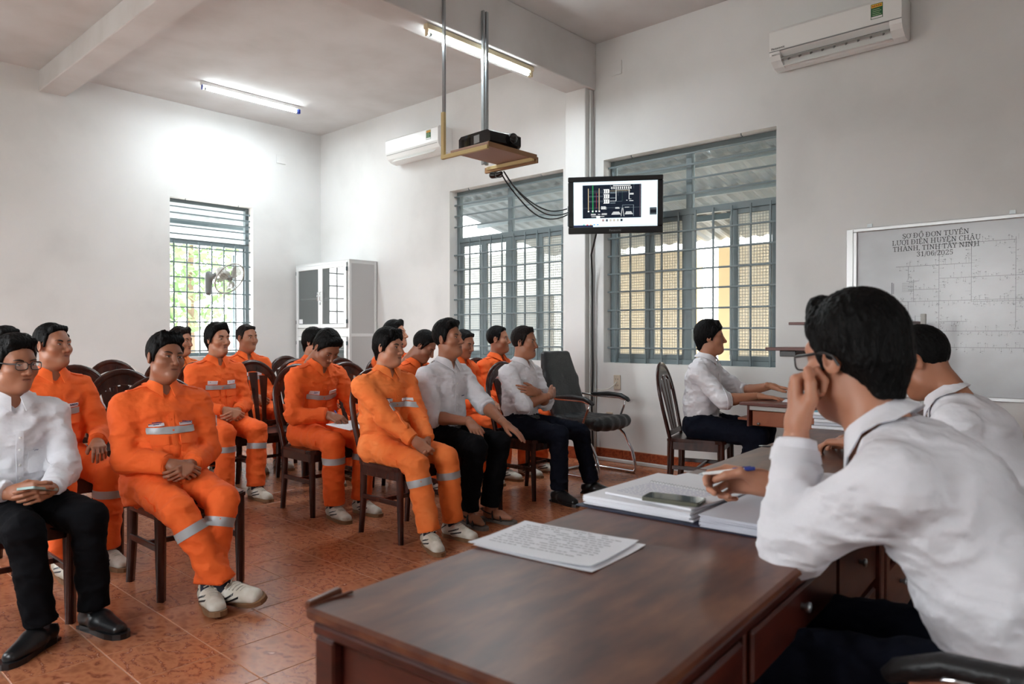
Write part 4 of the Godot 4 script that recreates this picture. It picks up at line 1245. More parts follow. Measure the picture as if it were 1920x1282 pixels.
func build_fan() -> void:
	var t := thing("wall_fan", "grey wall fan with a round wire guard in front of the left window", "fan", Vector3(0.02, 1.93, 1.62))
	var n := Vector3(0.79, -0.5, -0.25).normalized()
	var hub := Vector3(0.30, 0.02, -0.07)
	var side := n.cross(Vector3.UP).normalized()
	var up := side.cross(n).normalized()
	var b := Basis(side, n, up)
	obj("wall_bracket", Field.new().build([["c", Vector3(0.03, -0.17, 0.05), Vector3(0.03, 0.05, 0.04), 0.04, 0.05, 0.02], ["c", Vector3(0.03, 0.0, 0.04), Vector3(0.13, 0.05, 0.0), 0.035, 0.03, 0.03]], 0.008).mesh(), M.fan_grey, t)
	obj("motor", Geo.new().lathe([Vector2(0.0, -0.17), Vector2(0.05, -0.165), Vector2(0.062, -0.15), Vector2(0.062, -0.03), Vector2(0.05, -0.015), Vector2(0.0, -0.012)], 20, Transform3D(b, hub)), M.fan_light, t)
	var arm := Geo.new().tube([Vector3(0.1, 0.04, 0.02), hub - n * 0.12], 0.025, 10)
	obj("neck", arm, M.fan_grey, t)
	for k in 3:
		var bl := []
		var nm := []
		for r in 5:
			var row := []
			var nn := []
			for c in 4:
				var a := TAU * k / 3.0 + (c / 3.0 - 0.5) * (0.9 + 0.25 * sin(r * 0.8))
				var rad := 0.035 + 0.14 * r / 4.0
				row.append(hub + side * (cos(a) * rad) + up * (sin(a) * rad) + n * (0.045 + 0.03 * (c / 3.0 - 0.5)))
				nn.append(n)
			bl.append(row); nm.append(nn)
		obj("blade", Geo.new().sheet(bl, nm, 0.003), M.fan_blade, t)
	obj("hub_cap", Geo.new().lathe([Vector2(0.035, 0.02), Vector2(0.035, 0.06), Vector2(0.02, 0.07), Vector2(0.0, 0.072)], 16, Transform3D(b, hub)), M.fan_grey, t)
	var ring := func(rad: float, off: float, r: float) -> void:
		var p := []
		for k in 33: p.append(hub + side * (cos(TAU * k / 32.0) * rad) + up * (sin(TAU * k / 32.0) * rad) + n * off)
		obj("guard_ring", Geo.new().tube(p, r, 6), M.fan_light, t)
	ring.call(0.21, 0.045, 0.010)
	ring.call(0.13, 0.088, 0.0018); ring.call(0.13, -0.004, 0.0018)
	for k in 36:
		var a := TAU * k / 36.0
		var d := side * cos(a) + up * sin(a)
		obj("guard_wire", Geo.new().tube([hub + d * 0.035 + n * 0.098, hub + d * 0.13 + n * 0.088, hub + d * 0.19 + n * 0.065, hub + d * 0.21 + n * 0.045, hub + d * 0.19 + n * 0.02, hub + d * 0.07 - n * 0.01], 0.0019, 4), M.fan_light, t)
	tag(obj("pull_cord", Geo.new().tube([Vector3(0.07, 1.78, 1.66), Vector3(0.075, 1.6, 1.68), Vector3(0.07, 1.36, 1.75)], 0.0025, 5), M.black_cable), "thin cord hanging from the wall fan", "cord")

func build_tv() -> void:
	var c := Vector3(5.315, 2.405, 0.33)
	var right := Vector3(0.7376, 0, -0.6751)
	var back := Vector3(0.6751, 0, 0.7376)   # towards the photographer
	var r := (right * cos(0.15) + back * sin(0.15)).normalized()
	var n0 := r.cross(Vector3.UP).normalized()
	if n0.dot(back) < 0: n0 = -n0
	var n := (n0 * cos(0.09) - Vector3.UP * sin(0.09)).normalized()
	var t := thing("television", "black flat television showing a wiring diagram, hung beside the pillar", "television", c)
	t.basis = Basis(r, n.cross(r), n)
	var w := 0.855
	var h := 0.515
	var fr := Geo.new()
	for b: Array in [[-w / 2, -h / 2, w / 2, -h / 2 + 0.062], [-w / 2, h / 2 - 0.046, w / 2, h / 2], [-w / 2, -h / 2 + 0.062, -w / 2 + 0.05, h / 2 - 0.046], [w / 2 - 0.05, -h / 2 + 0.062, w / 2, h / 2 - 0.046]]:
		fr.bx(Vector3(b[0], b[1], -0.03), Vector3(b[2], b[3], 0.012), 0.006)
	obj("bezel", fr, M.black_plastic, t)
	obj("housing", Geo.new().bx(Vector3(-w / 2 + 0.03, -h / 2 + 0.03, -0.085), Vector3(w / 2 - 0.03, h / 2 - 0.03, -0.012), 0.02), M.black_plastic, t)
	var sc := mat("screen_glow", Color(0.02, 0.02, 0.02), 0.2)
	sc.emission_enabled = true
	sc.emission = Color.WHITE
	sc.emission_operator = BaseMaterial3D.EMISSION_OP_MULTIPLY
	sc.emission_texture = screen_picture()
	sc.emission_energy_multiplier = SCREEN_GLOW
	var s := obj("screen", quadmesh(w - 0.098, h - 0.106), sc, t)
	s.position = Vector3(0, 0.008, 0.0005)
	var lg := obj("lettering", words("Panasonic", 0.024, false), M.galvanised, t)
	lg.position = Vector3(0.0, -h / 2 + 0.028, 0.0125)
	var sl := AreaLight3D.new()
	sl.name = "screen_light"
	sl.area_size = Vector2(w - 0.1, h - 0.11)
	sl.light_color = Color(0.85, 0.93, 1.0)
	sl.light_energy = 0.04
	sl.shadow_enabled = true
	t.add_child(sl)
	sl.position = Vector3(0, 0, 0.02)
	sl.rotation.y = PI
	var arm := thing("screen_bracket", "dark steel bracket holding the television to the pillar", "bracket", Vector3.ZERO)
	obj("wall_plate", Geo.new().bx(Vector3(4.62, 2.3, 0.137), Vector3(4.82, 2.5, 0.145), 0.002), M.steel_dark_paint, arm)
	obj("arm", Geo.new().tube([Vector3(4.72, 2.4, 0.145), Vector3(4.9, 2.4, 0.2), c - n * 0.085], 0.018, 8), M.steel_dark_paint, arm)
	tag(obj("power_cable", Geo.new().tube([Vector3(5.05, 2.19, 0.25), Vector3(4.9, 2.0, 0.13), Vector3(4.87, 1.8, 0.07), Vector3(4.865, 1.2, 0.06), Vector3(4.87, 0.85, 0.06), Vector3(4.862, 0.5, 0.065), Vector3(4.87, 0.1, 0.06)], 0.009, 7), M.black_cable), "black cable running down beside the pillar from the television", "cable")
	# signal cables sagging from the projector to the television
	var ends := [[Vector3(5.0, 2.56, 1.47), Vector3(5.02, 2.36, 0.66)], [Vector3(5.02, 2.56, 1.49), Vector3(5.03, 2.33, 0.655)], [Vector3(4.98, 2.56, 1.49), Vector3(5.01, 2.31, 0.66)]]
	for k in 3:
		var a: Vector3 = ends[k][0]
		var b: Vector3 = ends[k][1]
		var p := []
		for q in 15:
			var u := q / 14.0
			p.append(a.lerp(b, u) - Vector3(0, (0.30 + 0.05 * k) * u * (1.0 - u) * 1.7, 0) + Vector3(0, 0, 0.012 * sin(u * 9.0 + k)))
		tag(obj("signal_cable", Geo.new().tube(p, 0.006, 6), M.black_cable), "black cable sagging between the projector shelf and the television, %s" % ["uppermost of the three", "middle of the three", "lowest of the three"][k], "cable", "cables between projector and television")

func build_projector() -> void:
	var t := thing("projector_shelf", "plywood shelf on yellow and grey steel bars below the beam", "shelf", Vector3.ZERO)
	for z: float in [2.03, 1.60]:
		obj("hanger_bar", Geo.new().bx(Vector3(4.862, 2.76 if z > 2.0 else 2.62, z - 0.012), Vector3(4.892, 4.0 if z > 2.0 else 3.88, z + 0.004), 0.002), M.galvanised, t)
	obj("hanger_bar", Geo.new().bx(Vector3(4.868, 2.62, 1.545), Vector3(4.892, 3.88, 1.57), 0.002), M.galvanised, t)
	obj("yellow_bar", Geo.new().bx(Vector3(4.86, 2.585, 2.02), Vector3(4.893, 2.95, 2.045), 0.002), M.yellow_steel, t)
	obj("yellow_bar", Geo.new().bx(Vector3(4.86, 2.585, 2.022), Vector3(5.365, 2.615, 2.047), 0.002), M.yellow_steel, t)
	obj("yellow_bar", Geo.new().bx(Vector3(4.86, 2.585, 1.515), Vector3(5.365, 2.613, 1.54), 0.002), M.yellow_steel, t)
	obj("board", Geo.new().bx(Vector3(4.97, 2.616, 1.50), Vector3(5.37, 2.634, 2.045), 0.002), M.plywood_face, t)
	obj("edge_strip", Geo.new().bx(Vector3(5.37, 2.60, 1.50), Vector3(5.378, 2.636, 2.045), 0.001), M.plywood_edge, t)
	obj("edge_strip", Geo.new().bx(Vector3(4.80, 2.575, 1.475), Vector3(5.372, 2.62, 1.50), 0.002), M.plywood_edge, t)
	var p := thing("projector", "black projector on the hanging plywood shelf", "projector", Vector3(5.15, 2.636, 1.80), deg_to_rad(-8.0))
	var prof := PackedVector2Array([Vector2(-0.2, 0.025), Vector2(-0.18, 0.012), Vector2(0.18, 0.012), Vector2(0.2, 0.03), Vector2(0.2, 0.1), Vector2(0.17, 0.118), Vector2(-0.17, 0.128), Vector2(-0.2, 0.11)])
	obj("body", Geo.new().prism(prof, 0.30, Transform3D()), M.black_gloss, p)
	obj("lens_ring", Geo.new().tube([Vector3(0.2, 0.07, -0.06), Vector3(0.225, 0.07, -0.06)], [0.045, 0.042], 20), M.black_gloss, p)
	obj("lens", Geo.new().lathe([Vector2(0.034, 0.0), Vector2(0.03, 0.006), Vector2(0.015, 0.012), Vector2(0.0, 0.014)], 18, Transform3D(Basis(Vector3(0, 1, 0), Vector3(1, 0, 0), Vector3(0, 0, -1)), Vector3(0.225, 0.07, -0.06))), M.phone_glass, p)
	for k in 8: obj("vent_slat", Geo.new().bx(Vector3(-0.16 + k * 0.014, 0.035, 0.15), Vector3(-0.152 + k * 0.014, 0.1, 0.1545)), M.black_gloss, p)
	obj("button_panel", Geo.new().bx(Vector3(0.0, 0.04, 0.15), Vector3(0.07, 0.1, 0.152), 0.001), M.galvanised, p)
	for q: Vector2 in [Vector2(-0.15, -0.1), Vector2(-0.15, 0.1), Vector2(0.15, 0.0)]: obj("foot", Geo.new().tube([Vector3(q.x, 0.0, q.y), Vector3(q.x, 0.013, q.y)], 0.012, 10), M.black_plastic, p)
	tag(obj("plug", Field.new().build([["c", Vector3(4.88, 2.55, 1.49), Vector3(4.95, 2.545, 1.47), 0.028, 0.024, 0.02], ["c", Vector3(4.95, 2.54, 1.5), Vector3(4.99, 2.55, 1.5), 0.02, 0.016, 0.02]], 0.007).mesh(), M.black_plastic), "black plug adapter hanging under the projector shelf", "plug")

func build_board() -> void:
	var t := thing("display_board", "framed board with a printed single-line network diagram on the right wall", "board", Vector3(7.275, 0.77, 0.0))
	var w := 2.42
	var h := 1.255
	obj("backing", Geo.new().bx(Vector3(0.012, 0.012, 0.004), Vector3(w - 0.012, h - 0.012, 0.018)), M.cabinet_panel, t)
	var pm := mat("board_print", Color.WHITE, 0.22)
	pm.albedo_texture = board_print()
	var q := obj("printed_sheet", quadmesh(w - 0.06, h - 0.06), pm, t)
	q.position = Vector3(w / 2, h / 2, 0.0195)
	for b: Array in [[0.0, 0.0, w, 0.03], [0.0, h - 0.03, w, h], [0.0, 0.03, 0.03, h - 0.03], [w - 0.03, 0.03, w, h - 0.03]]:
		obj("frame_rail", Geo.new().bx(Vector3(b[0], b[1], 0.002), Vector3(b[2], b[3], 0.034), 0.005), M.aluminium, t)
	obj("side_strip", Geo.new().bx(Vector3(-0.05, 0.2, 0.002), Vector3(-0.004, h - 0.004, 0.02), 0.002), M.aluminium, t)
	for x: float in [0.11, 1.0, 1.9]:
		obj("hanger", Geo.new().bx(Vector3(x - 0.018, h - 0.004, 0.002), Vector3(x + 0.018, h + 0.03, 0.006), 0.001), M.galvanised, t)
	var rows := [["SƠ ĐỒ ĐƠN TUYẾN", "SO ĐÔ ĐON TUYÊN", [[1, "horn"], [4, "grave"], [7, "horn"], [13, "acute"]]],
		["LƯỚI ĐIỆN HUYỆN CHÂU", "LUOI ĐIÊN HUYÊN CHÂU", [[1, "horn"], [2, "horn"], [2, "acute"], [7, "dot"], [13, "dot"]]],
		["THÀNH, TỈNH TÂY NINH", "THÀNH, TINH TÂY NINH", [[8, "hook"]]], ["31/06/2025", "31/06/2025", []]]
	for k in 4: viet(t, rows[k][0], rows[k][1], rows[k][2], 0.046, Vector3(0.545, h - 0.088 - k * 0.0455, 0.0197))
	tag(obj("wall_box", Geo.new().bx(Vector3(5.035, 3.72, 0.0), Vector3(5.165, 3.85, 0.012), 0.002), M.wall_paint), "painted-over square cover plate high beside the beam", "cover plate")
	tag(obj("wall_box", Geo.new().bx(Vector3(0.0, 3.575, 0.557), Vector3(0.012, 3.69, 0.694), 0.002), M.wall_paint), "painted-over square cover plate above the left window near the corner", "cover plate")

func build_computer_desk() -> void:
	var t := thing("computer_desk", "small wooden computer desk with pale metal legs and a raised shelf", "desk", Vector3(6.82, 0, 0.44))
	obj("desk_top", Geo.new().bx(Vector3(0, 0.728, 0.0), Vector3(1.1, 0.75, 0.56), 0.004), M.red_wood, t)
	for x: float in [0.10, 0.34, 1.02]:
		for z: float in [0.03, 0.5]:
			if x == 0.10: continue
			obj("leg", Geo.new().bx(Vector3(x, 0, z), Vector3(x + 0.03, 0.728, z + 0.03), 0.003), M.leg_grey, t)
	obj("side_board", Geo.new().bx(Vector3(0.045, 0.58, 0.03), Vector3(0.06, 0.728, 0.53), 0.002), M.red_wood, t)
	obj("rail", Geo.new().bx(Vector3(0.06, 0.695, 0.505), Vector3(1.05, 0.728, 0.525), 0.002), M.leg_grey, t)
	var d := obj("drawer", Geo.new().bx(Vector3(0.07, 0.585, 0.06), Vector3(0.52, 0.69, 0.5), 0.004), M.orange_wood, t)
	obj("knob", Geo.new().lathe([Vector2(0.0, 0.0), Vector2(0.008, 0.0), Vector2(0.01, 0.012), Vector2(0.0, 0.016)], 10, Transform3D(Basis(Vector3(1, 0, 0), Vector3(0, 0, 1), Vector3(0, -1, 0)), Vector3(0.12, 0.6, 0.5))), M.galvanised, d)
	obj("keyboard_tray", Geo.new().bx(Vector3(-0.06, 0.612, 0.1), Vector3(0.042, 0.63, 0.45), 0.002), M.orange_wood, t)
	for x: float in [0.55, 1.02]:
		obj("shelf_post", Geo.new().bx(Vector3(x, 0.75, 0.02), Vector3(x + 0.03, 1.36, 0.05), 0.003), M.leg_grey, t)
	obj("raised_shelf", Geo.new().bx(Vector3(0.0, 1.105, -0.28), Vector3(0.95, 1.128, 0.12), 0.003), M.red_wood, t)
	obj("shelf_bracket", Geo.new().bx(Vector3(0.08, 1.06, -0.2), Vector3(0.2, 1.104, 0.05), 0.004), M.black_plastic, t)
	obj("upper_shelf", Geo.new().bx(Vector3(0.15, 1.295, -0.28), Vector3(0.95, 1.315, 0.06), 0.003), M.red_wood, t)
	tag(obj("paper_roll", Geo.new().tube([Vector3(7.05, 0.787, 0.66), Vector3(7.27, 0.787, 0.56)], 0.028, 18), M.blue_roll), "light blue rolled plastic cover under the man's hand on the computer desk", "roll")
	tag(obj("document", Geo.new().box(Transform3D(Basis(Vector3.UP, 0.3), Vector3(7.15, 0.754, 0.70)), Vector3(0.25, 0.006, 0.19), 0.001), M.paper), "white document under the blue roll on the computer desk", "paper")
	var m := thing("computer_mouse", "black computer mouse on the small wooden desk", "mouse", Vector3(7.19, 0.7505, 0.88), deg_to_rad(-20.0))
	obj("shell", Field.new().build([["e", Vector3(0, 0.008, 0), Vector3(0.055, 0.028, 0.031), 0.01], ["p", Vector3(0, -1, 0), Vector3(0, 0.0, 0), 0.09]], 0.004).mesh(), M.black_plastic, m)
	obj("wheel", Geo.new().tube([Vector3(0.028, 0.03, -0.004), Vector3(0.028, 0.03, 0.004)], 0.008, 10), M.galvanised, m)
	var kb := thing("keyboard", "dark keyboard lying behind the mouse on the small desk", "keyboard", Vector3(7.42, 0.7505, 0.75), deg_to_rad(10.0))
	obj("case", Geo.new().bx(Vector3(-0.08, 0.0, -0.2), Vector3(0.07, 0.018, 0.2), 0.004), M.black_plastic, kb)
	for i in 4:
		for j in 12: obj("key", Geo.new().bx(Vector3(-0.07 + i * 0.033, 0.018, -0.19 + j * 0.032), Vector3(-0.042 + i * 0.033, 0.023, -0.163 + j * 0.032), 0.002), M.steel_dark_paint, kb)

func socket(at: Vector3, label: String) -> void:
	var t := thing("wall_socket", label, "socket", at)
	obj("plate", Geo.new().bx(Vector3(-0.038, -0.07, 0.0), Vector3(0.038, 0.07, 0.012), 0.003), M.beige_plastic, t)
	for y: float in [-0.03, 0.03]:
		obj("slot", Geo.new().bx(Vector3(-0.014, y - 0.008, 0.012), Vector3(-0.009, y + 0.008, 0.0126)), M.dark_gap, t)
		obj("slot", Geo.new().bx(Vector3(0.009, y - 0.008, 0.012), Vector3(0.014, y + 0.008, 0.0126)), M.dark_gap, t)

func build_sockets() -> void:
	socket(Vector3(5.118, 0.765, 0.0), "upper beige wall socket between the pillar and the right window")
	socket(Vector3(5.03, 0.40, 0.0), "lower beige wall socket behind the leather armchair")
	tag(obj("cable", Geo.new().tube([Vector3(5.118, 0.77, 0.014), Vector3(5.11, 0.745, 0.04), Vector3(5.05, 0.70, 0.05), Vector3(4.98, 0.685, 0.04), Vector3(4.86, 0.69, 0.05)], 0.004, 6), M.white_cable), "white lead from the upper wall socket to the pillar", "cable")
	tag(obj("cable", Geo.new().tube([Vector3(5.03, 0.40, 0.014), Vector3(5.01, 0.39, 0.05), Vector3(4.94, 0.40, 0.06), Vector3(4.91, 0.33, 0.06), Vector3(4.9, 0.1, 0.06)], 0.004, 6), M.beige_plastic), "cream lead from the lower wall socket down to the floor", "cable")

# ---------------------------------------------------------------- people
var heads := {}
var hairs := {}
var hands := {}
var shoes := {}

func front_z(fl: Field, x: float, y: float) -> float:
	var z := 0.16
	while z > 0.0:
		if fl.at(Vector3(x, y, z)) < 0.0: break
		z -= 0.0015
	return z

func face_strip(g: Geo, fl: Field, xs: Array, lo: Array, hi: Array, off: float) -> void:
	g.st.set_smooth_group(4)
	var pt := func(x: float, y: float) -> Vector3: return Vector3(x, y, front_z(fl, x, y) + off)
	for k in xs.size() - 1:
		var a: float = xs[k]
		var b: float = xs[k + 1]
		var ma: float = (lo[k] + hi[k]) * 0.5
		var mb: float = (lo[k + 1] + hi[k + 1]) * 0.5
		g.quad(pt.call(a, lo[k]), pt.call(b, lo[k + 1]), pt.call(b, mb), pt.call(a, ma))
		g.quad(pt.call(a, ma), pt.call(b, mb), pt.call(b, hi[k + 1]), pt.call(a, hi[k]))

func head(kind: int, cell: float) -> Dictionary:
	var key := Vector2(kind, cell)
	if heads.has(key): return heads[key]
	var w: float = [1.0, 1.045, 0.955, 1.02][kind]      # width of the face
	var jaw: float = [0.97, 1.05, 0.90, 0.97][kind]
	var p := [
		["e", Vector3(0, 0.03, -0.012), Vector3(0.074 * w, 0.088, 0.094), 0.01],
		["e", Vector3(0, -0.045, 0.026), Vector3(0.060 * w * jaw, 0.066, 0.062), 0.03],
		["c", Vector3(-0.040 * w * jaw, -0.075, 0.012), Vector3(0, -0.098, 0.058), 0.026, 0.024, 0.025],
		["c", Vector3(0.040 * w * jaw, -0.075, 0.012), Vector3(0, -0.098, 0.058), 0.026, 0.024, 0.025],
		["e", Vector3(0, -0.096, 0.066), Vector3(0.022, 0.017, 0.02), 0.02],
		["e", Vector3(-0.043 * w, -0.028, 0.052), Vector3(0.026, 0.024, 0.026), 0.025],
		["e", Vector3(0.043 * w, -0.028, 0.052), Vector3(0.026, 0.024, 0.026), 0.025],
		["c", Vector3(-0.038, 0.02, 0.066), Vector3(0.038, 0.02, 0.066), 0.015, 0.015, 0.02],
		["E", Vector3(-0.0315, 0.002, 0.097), Vector3(0.021, 0.0125, 0.021), 0.012],
		["E", Vector3(0.0315, 0.002, 0.097), Vector3(0.021, 0.0125, 0.021), 0.012],
		["e", Vector3(-0.0315, 0.0, 0.068), Vector3(0.015, 0.0125, 0.0135), 0.006],
		["e", Vector3(0.0315, 0.0, 0.068), Vector3(0.015, 0.0125, 0.0135), 0.006],
		["c", Vector3(0, 0.014, 0.078), Vector3(0, -0.033, 0.103), 0.0085, 0.0105, 0.009],
		["e", Vector3(0, -0.037, 0.103), Vector3(0.0135, 0.011, 0.0125), 0.006],
		["e", Vector3(-0.0145, -0.041, 0.090), Vector3(0.0095, 0.0082, 0.0105), 0.004],
		["e", Vector3(0.0145, -0.041, 0.090), Vector3(0.0095, 0.0082, 0.0105), 0.004],
		["e", Vector3(0, -0.066, 0.070), Vector3(0.027, 0.016, 0.016), 0.016],
		["c", Vector3(-0.015, -0.0605, 0.0815), Vector3(0.015, -0.0605, 0.0815), 0.0052, 0.0052, 0.005],
		["c", Vector3(-0.013, -0.0725, 0.081), Vector3(0.013, -0.0725, 0.081), 0.0062, 0.0062, 0.005],
		["C", Vector3(-0.021, -0.0666, 0.0895), Vector3(0.021, -0.0666, 0.0895), 0.0024, 0.0024, 0.003],
		["c", Vector3(0, -0.06, -0.024), Vector3(0, -0.21, -0.045), 0.053, 0.058, 0.03],
		["e", Vector3(0, -0.105, 0.02), Vector3(0.034, 0.03, 0.04), 0.03],
	]
	for s: float in [-1.0, 1.0]:
		var b := Basis(Vector3.UP, s * 0.38)
		p.append(["e", Vector3(s * 0.079 * w, -0.006, -0.012), Vector3(0.0085, 0.031, 0.0185), 0.006, b])
		p.append(["E", Vector3(s * 0.0855 * w, -0.002, -0.008), Vector3(0.006, 0.018, 0.0095), 0.004, b])
	var fl := Field.new().build(p, cell)
	var white := Geo.new()
	var dark := Geo.new()
	var lips := Geo.new()
	for e: float in [-1.0, 1.0]:
		var xs := []
		var lo := []
		var hi := []
		var l2 := []
		var h2 := []
		for k in 9:
			var t := k / 4.0 - 1.0
			xs.append(e * 0.0315 + t * 0.0145)
			var sl := t * e * 0.0012
			lo.append(-0.0012 - 0.0030 * (1.0 - t * t) + sl); hi.append(-0.0008 + 0.0042 * (1.0 - t * t) + sl)
			l2.append(hi[k] - 0.0004); h2.append(hi[k] + 0.0018 + 0.0006 * (1.0 - t * t))
		face_strip(white, fl, xs, lo, hi, 0.0006)
		face_strip(dark, fl, xs, l2, h2, 0.001)
		var ix := []
		var il := []
		var ih := []
		for k in 7:
			var t := k / 3.0 - 1.0
			ix.append(e * 0.0315 + t * 0.0056 + 0.0004)
			var q := 0.0056 * sqrt(maxf(0.0, 1.0 - t * t))
			var tt: float = (ix[k] - e * 0.0315) / 0.0145
			il.append(maxf(-0.0012 - 0.0030 * (1.0 - tt * tt), -q + 0.0004)); ih.append(minf(-0.0008 + 0.0042 * (1.0 - tt * tt), q + 0.0004))
		face_strip(dark, fl, ix, il, ih, 0.0012)
		var bx := []
		var bl := []
		var bh := []
		for k in 9:
			var t := k / 4.0 - 1.0
			bx.append(e * 0.034 + t * 0.0195)
			var out := t * e      # -1 at the nose, 1 at the temple
			var m := 0.0195 + 0.0045 * (1.0 - (out - 0.25) * (out - 0.25)) - 0.001
			var th := 0.0034 * (1.0 - 0.55 * maxf(0.0, out)) + 0.0004
			bl.append(m - th); bh.append(m + th)
		face_strip(dark, fl, bx, bl, bh, 0.0012)
	var xs := []
	var lo := []
	var mi := []
	var m2 := []
	var hi := []
	for k in 11:
		var t := k / 5.0 - 1.0
		xs.append(t * 0.0235)
		mi.append(-0.0664 - 0.001 * t * t); m2.append(-0.0672 - 0.001 * t * t)
		hi.append(mi[k] + 0.0062 * pow(1.0 - t * t, 0.7) - 0.0014 * exp(-t * t * 30.0)); lo.append(m2[k] - 0.0078 * pow(1.0 - t * t, 0.8))
	face_strip(lips, fl, xs, mi, hi, 0.0007)
	face_strip(lips, fl, xs, lo, m2, 0.0007)
	var thin_lo := []
	var thin_hi := []
	for k in 11:
		thin_lo.append(mi[k] - 0.0013); thin_hi.append(mi[k] + 0.0005)
	face_strip(dark, fl, xs, thin_lo, thin_hi, 0.001)
	heads[key] = {"skin": fl.mesh(), "white": white.mesh(), "dark": dark.mesh(), "lips": lips.mesh()}
	return heads[key]

func hair(kind: int, cell: float) -> ArrayMesh:
	var key := Vector2(kind, cell)
	if hairs.has(key): return hairs[key]
	# 0 short with lift, 1 full with side parting, 2 rounded with fringe, 3 cropped, 4 spiky, 5 receding
	var top: float = [0.010, 0.008, 0.006, 0.0, 0.012, 0.002][kind]
	var side: float = [0.0, 0.004, 0.007, -0.002, 0.002, 0.0][kind]
	var line: float = [0.074, 0.07, 0.066, 0.074, 0.072, 0.086][kind]
	var back: float = [0.0, 0.0, 0.012, -0.012, 0.006, 0.0][kind]
	var n := Vector3(0, -0.664, 0.747)
	var at := Vector3(0, line + 0.004, 0.07 + back * 0.3)
	var p := [["e", Vector3(0, 0.034 + top * 0.5, -0.016), Vector3(0.0805 + side, 0.096 + top * 0.6, 0.101 + side * 0.5), 0.01]]
	if kind == 2 or kind == 1: p.append(["c", Vector3(0, -0.02, -0.07), Vector3(0, -0.075, -0.07), 0.045, 0.03, 0.03, Vector3.RIGHT, 1.3])
	p.append(["p", n, at + Vector3(0, -back, 0), 0.4])
	p.append(["p", Vector3(0, -1, 0), Vector3(0, -0.088 - back, -0.05), 0.3])
	# temples and sideburns
	for s: float in [-1.0, 1.0]:
		p.append(["c", Vector3(s * 0.07, 0.05, 0.032), Vector3(s * 0.0745, -0.005, 0.014), 0.010 + side, 0.006, 0.012])
		if kind != 3: p.append(["c", Vector3(s * 0.0745, 0.0, 0.014), Vector3(s * 0.074, -0.022, 0.012), 0.006, 0.004, 0.006])
	match kind:
		0:
			p.append(["c", Vector3(-0.045, 0.098, 0.052), Vector3(0.045, 0.104, 0.052), 0.020, 0.020, 0.02])
			p.append(["c", Vector3(-0.02, 0.118, 0.02), Vector3(0.03, 0.12, 0.02), 0.018, 0.018, 0.03])
		1:
			p.append(["c", Vector3(-0.05, 0.09, 0.05), Vector3(0.02, 0.105, 0.056), 0.018, 0.022, 0.02])
			p.append(["c", Vector3(0.02, 0.105, 0.056), Vector3(0.062, 0.068, 0.04), 0.020, 0.012, 0.02])
		2:
			for k in 7:
				var x := -0.054 + k * 0.018
				p.append(["c", Vector3(x * 0.8, 0.105, 0.05), Vector3(x * 1.12, 0.060 - 0.012 * sin(k * 1.7) - 0.15 * x, 0.079 - x * x * 7.0), 0.017, 0.006, 0.01])
			for s: float in [-1.0, 1.0]: p.append(["c", Vector3(s * 0.07, 0.06, 0.03), Vector3(s * 0.078, 0.01, 0.005), 0.018, 0.01, 0.012])
		3:
			p.append(["c", Vector3(-0.04, 0.092, 0.05), Vector3(0.04, 0.092, 0.05), 0.014, 0.014, 0.02])
		4:
			for k in 9:
				var x := -0.05 + k * 0.0125
				p.append(["c", Vector3(x * 0.9, 0.1, 0.04), Vector3(x * 1.15, 0.132 + 0.006 * sin(k * 2.1), 0.062 - absf(x) * 0.3), 0.015, 0.004, 0.012])
			p.append(["c", Vector3(-0.05, 0.094, 0.055), Vector3(0.05, 0.094, 0.055), 0.014, 0.014, 0.02])
		5:
			p.append(["c", Vector3(-0.03, 0.106, 0.046), Vector3(0.03, 0.106, 0.046), 0.014, 0.014, 0.02])
	p.append(["n", 0.0030, 55.0, 40 + kind, Vector3(1.0, 0.22, 0.6)])
	hairs[key] = Field.new().build(p, cell).mesh()
	return hairs[key]

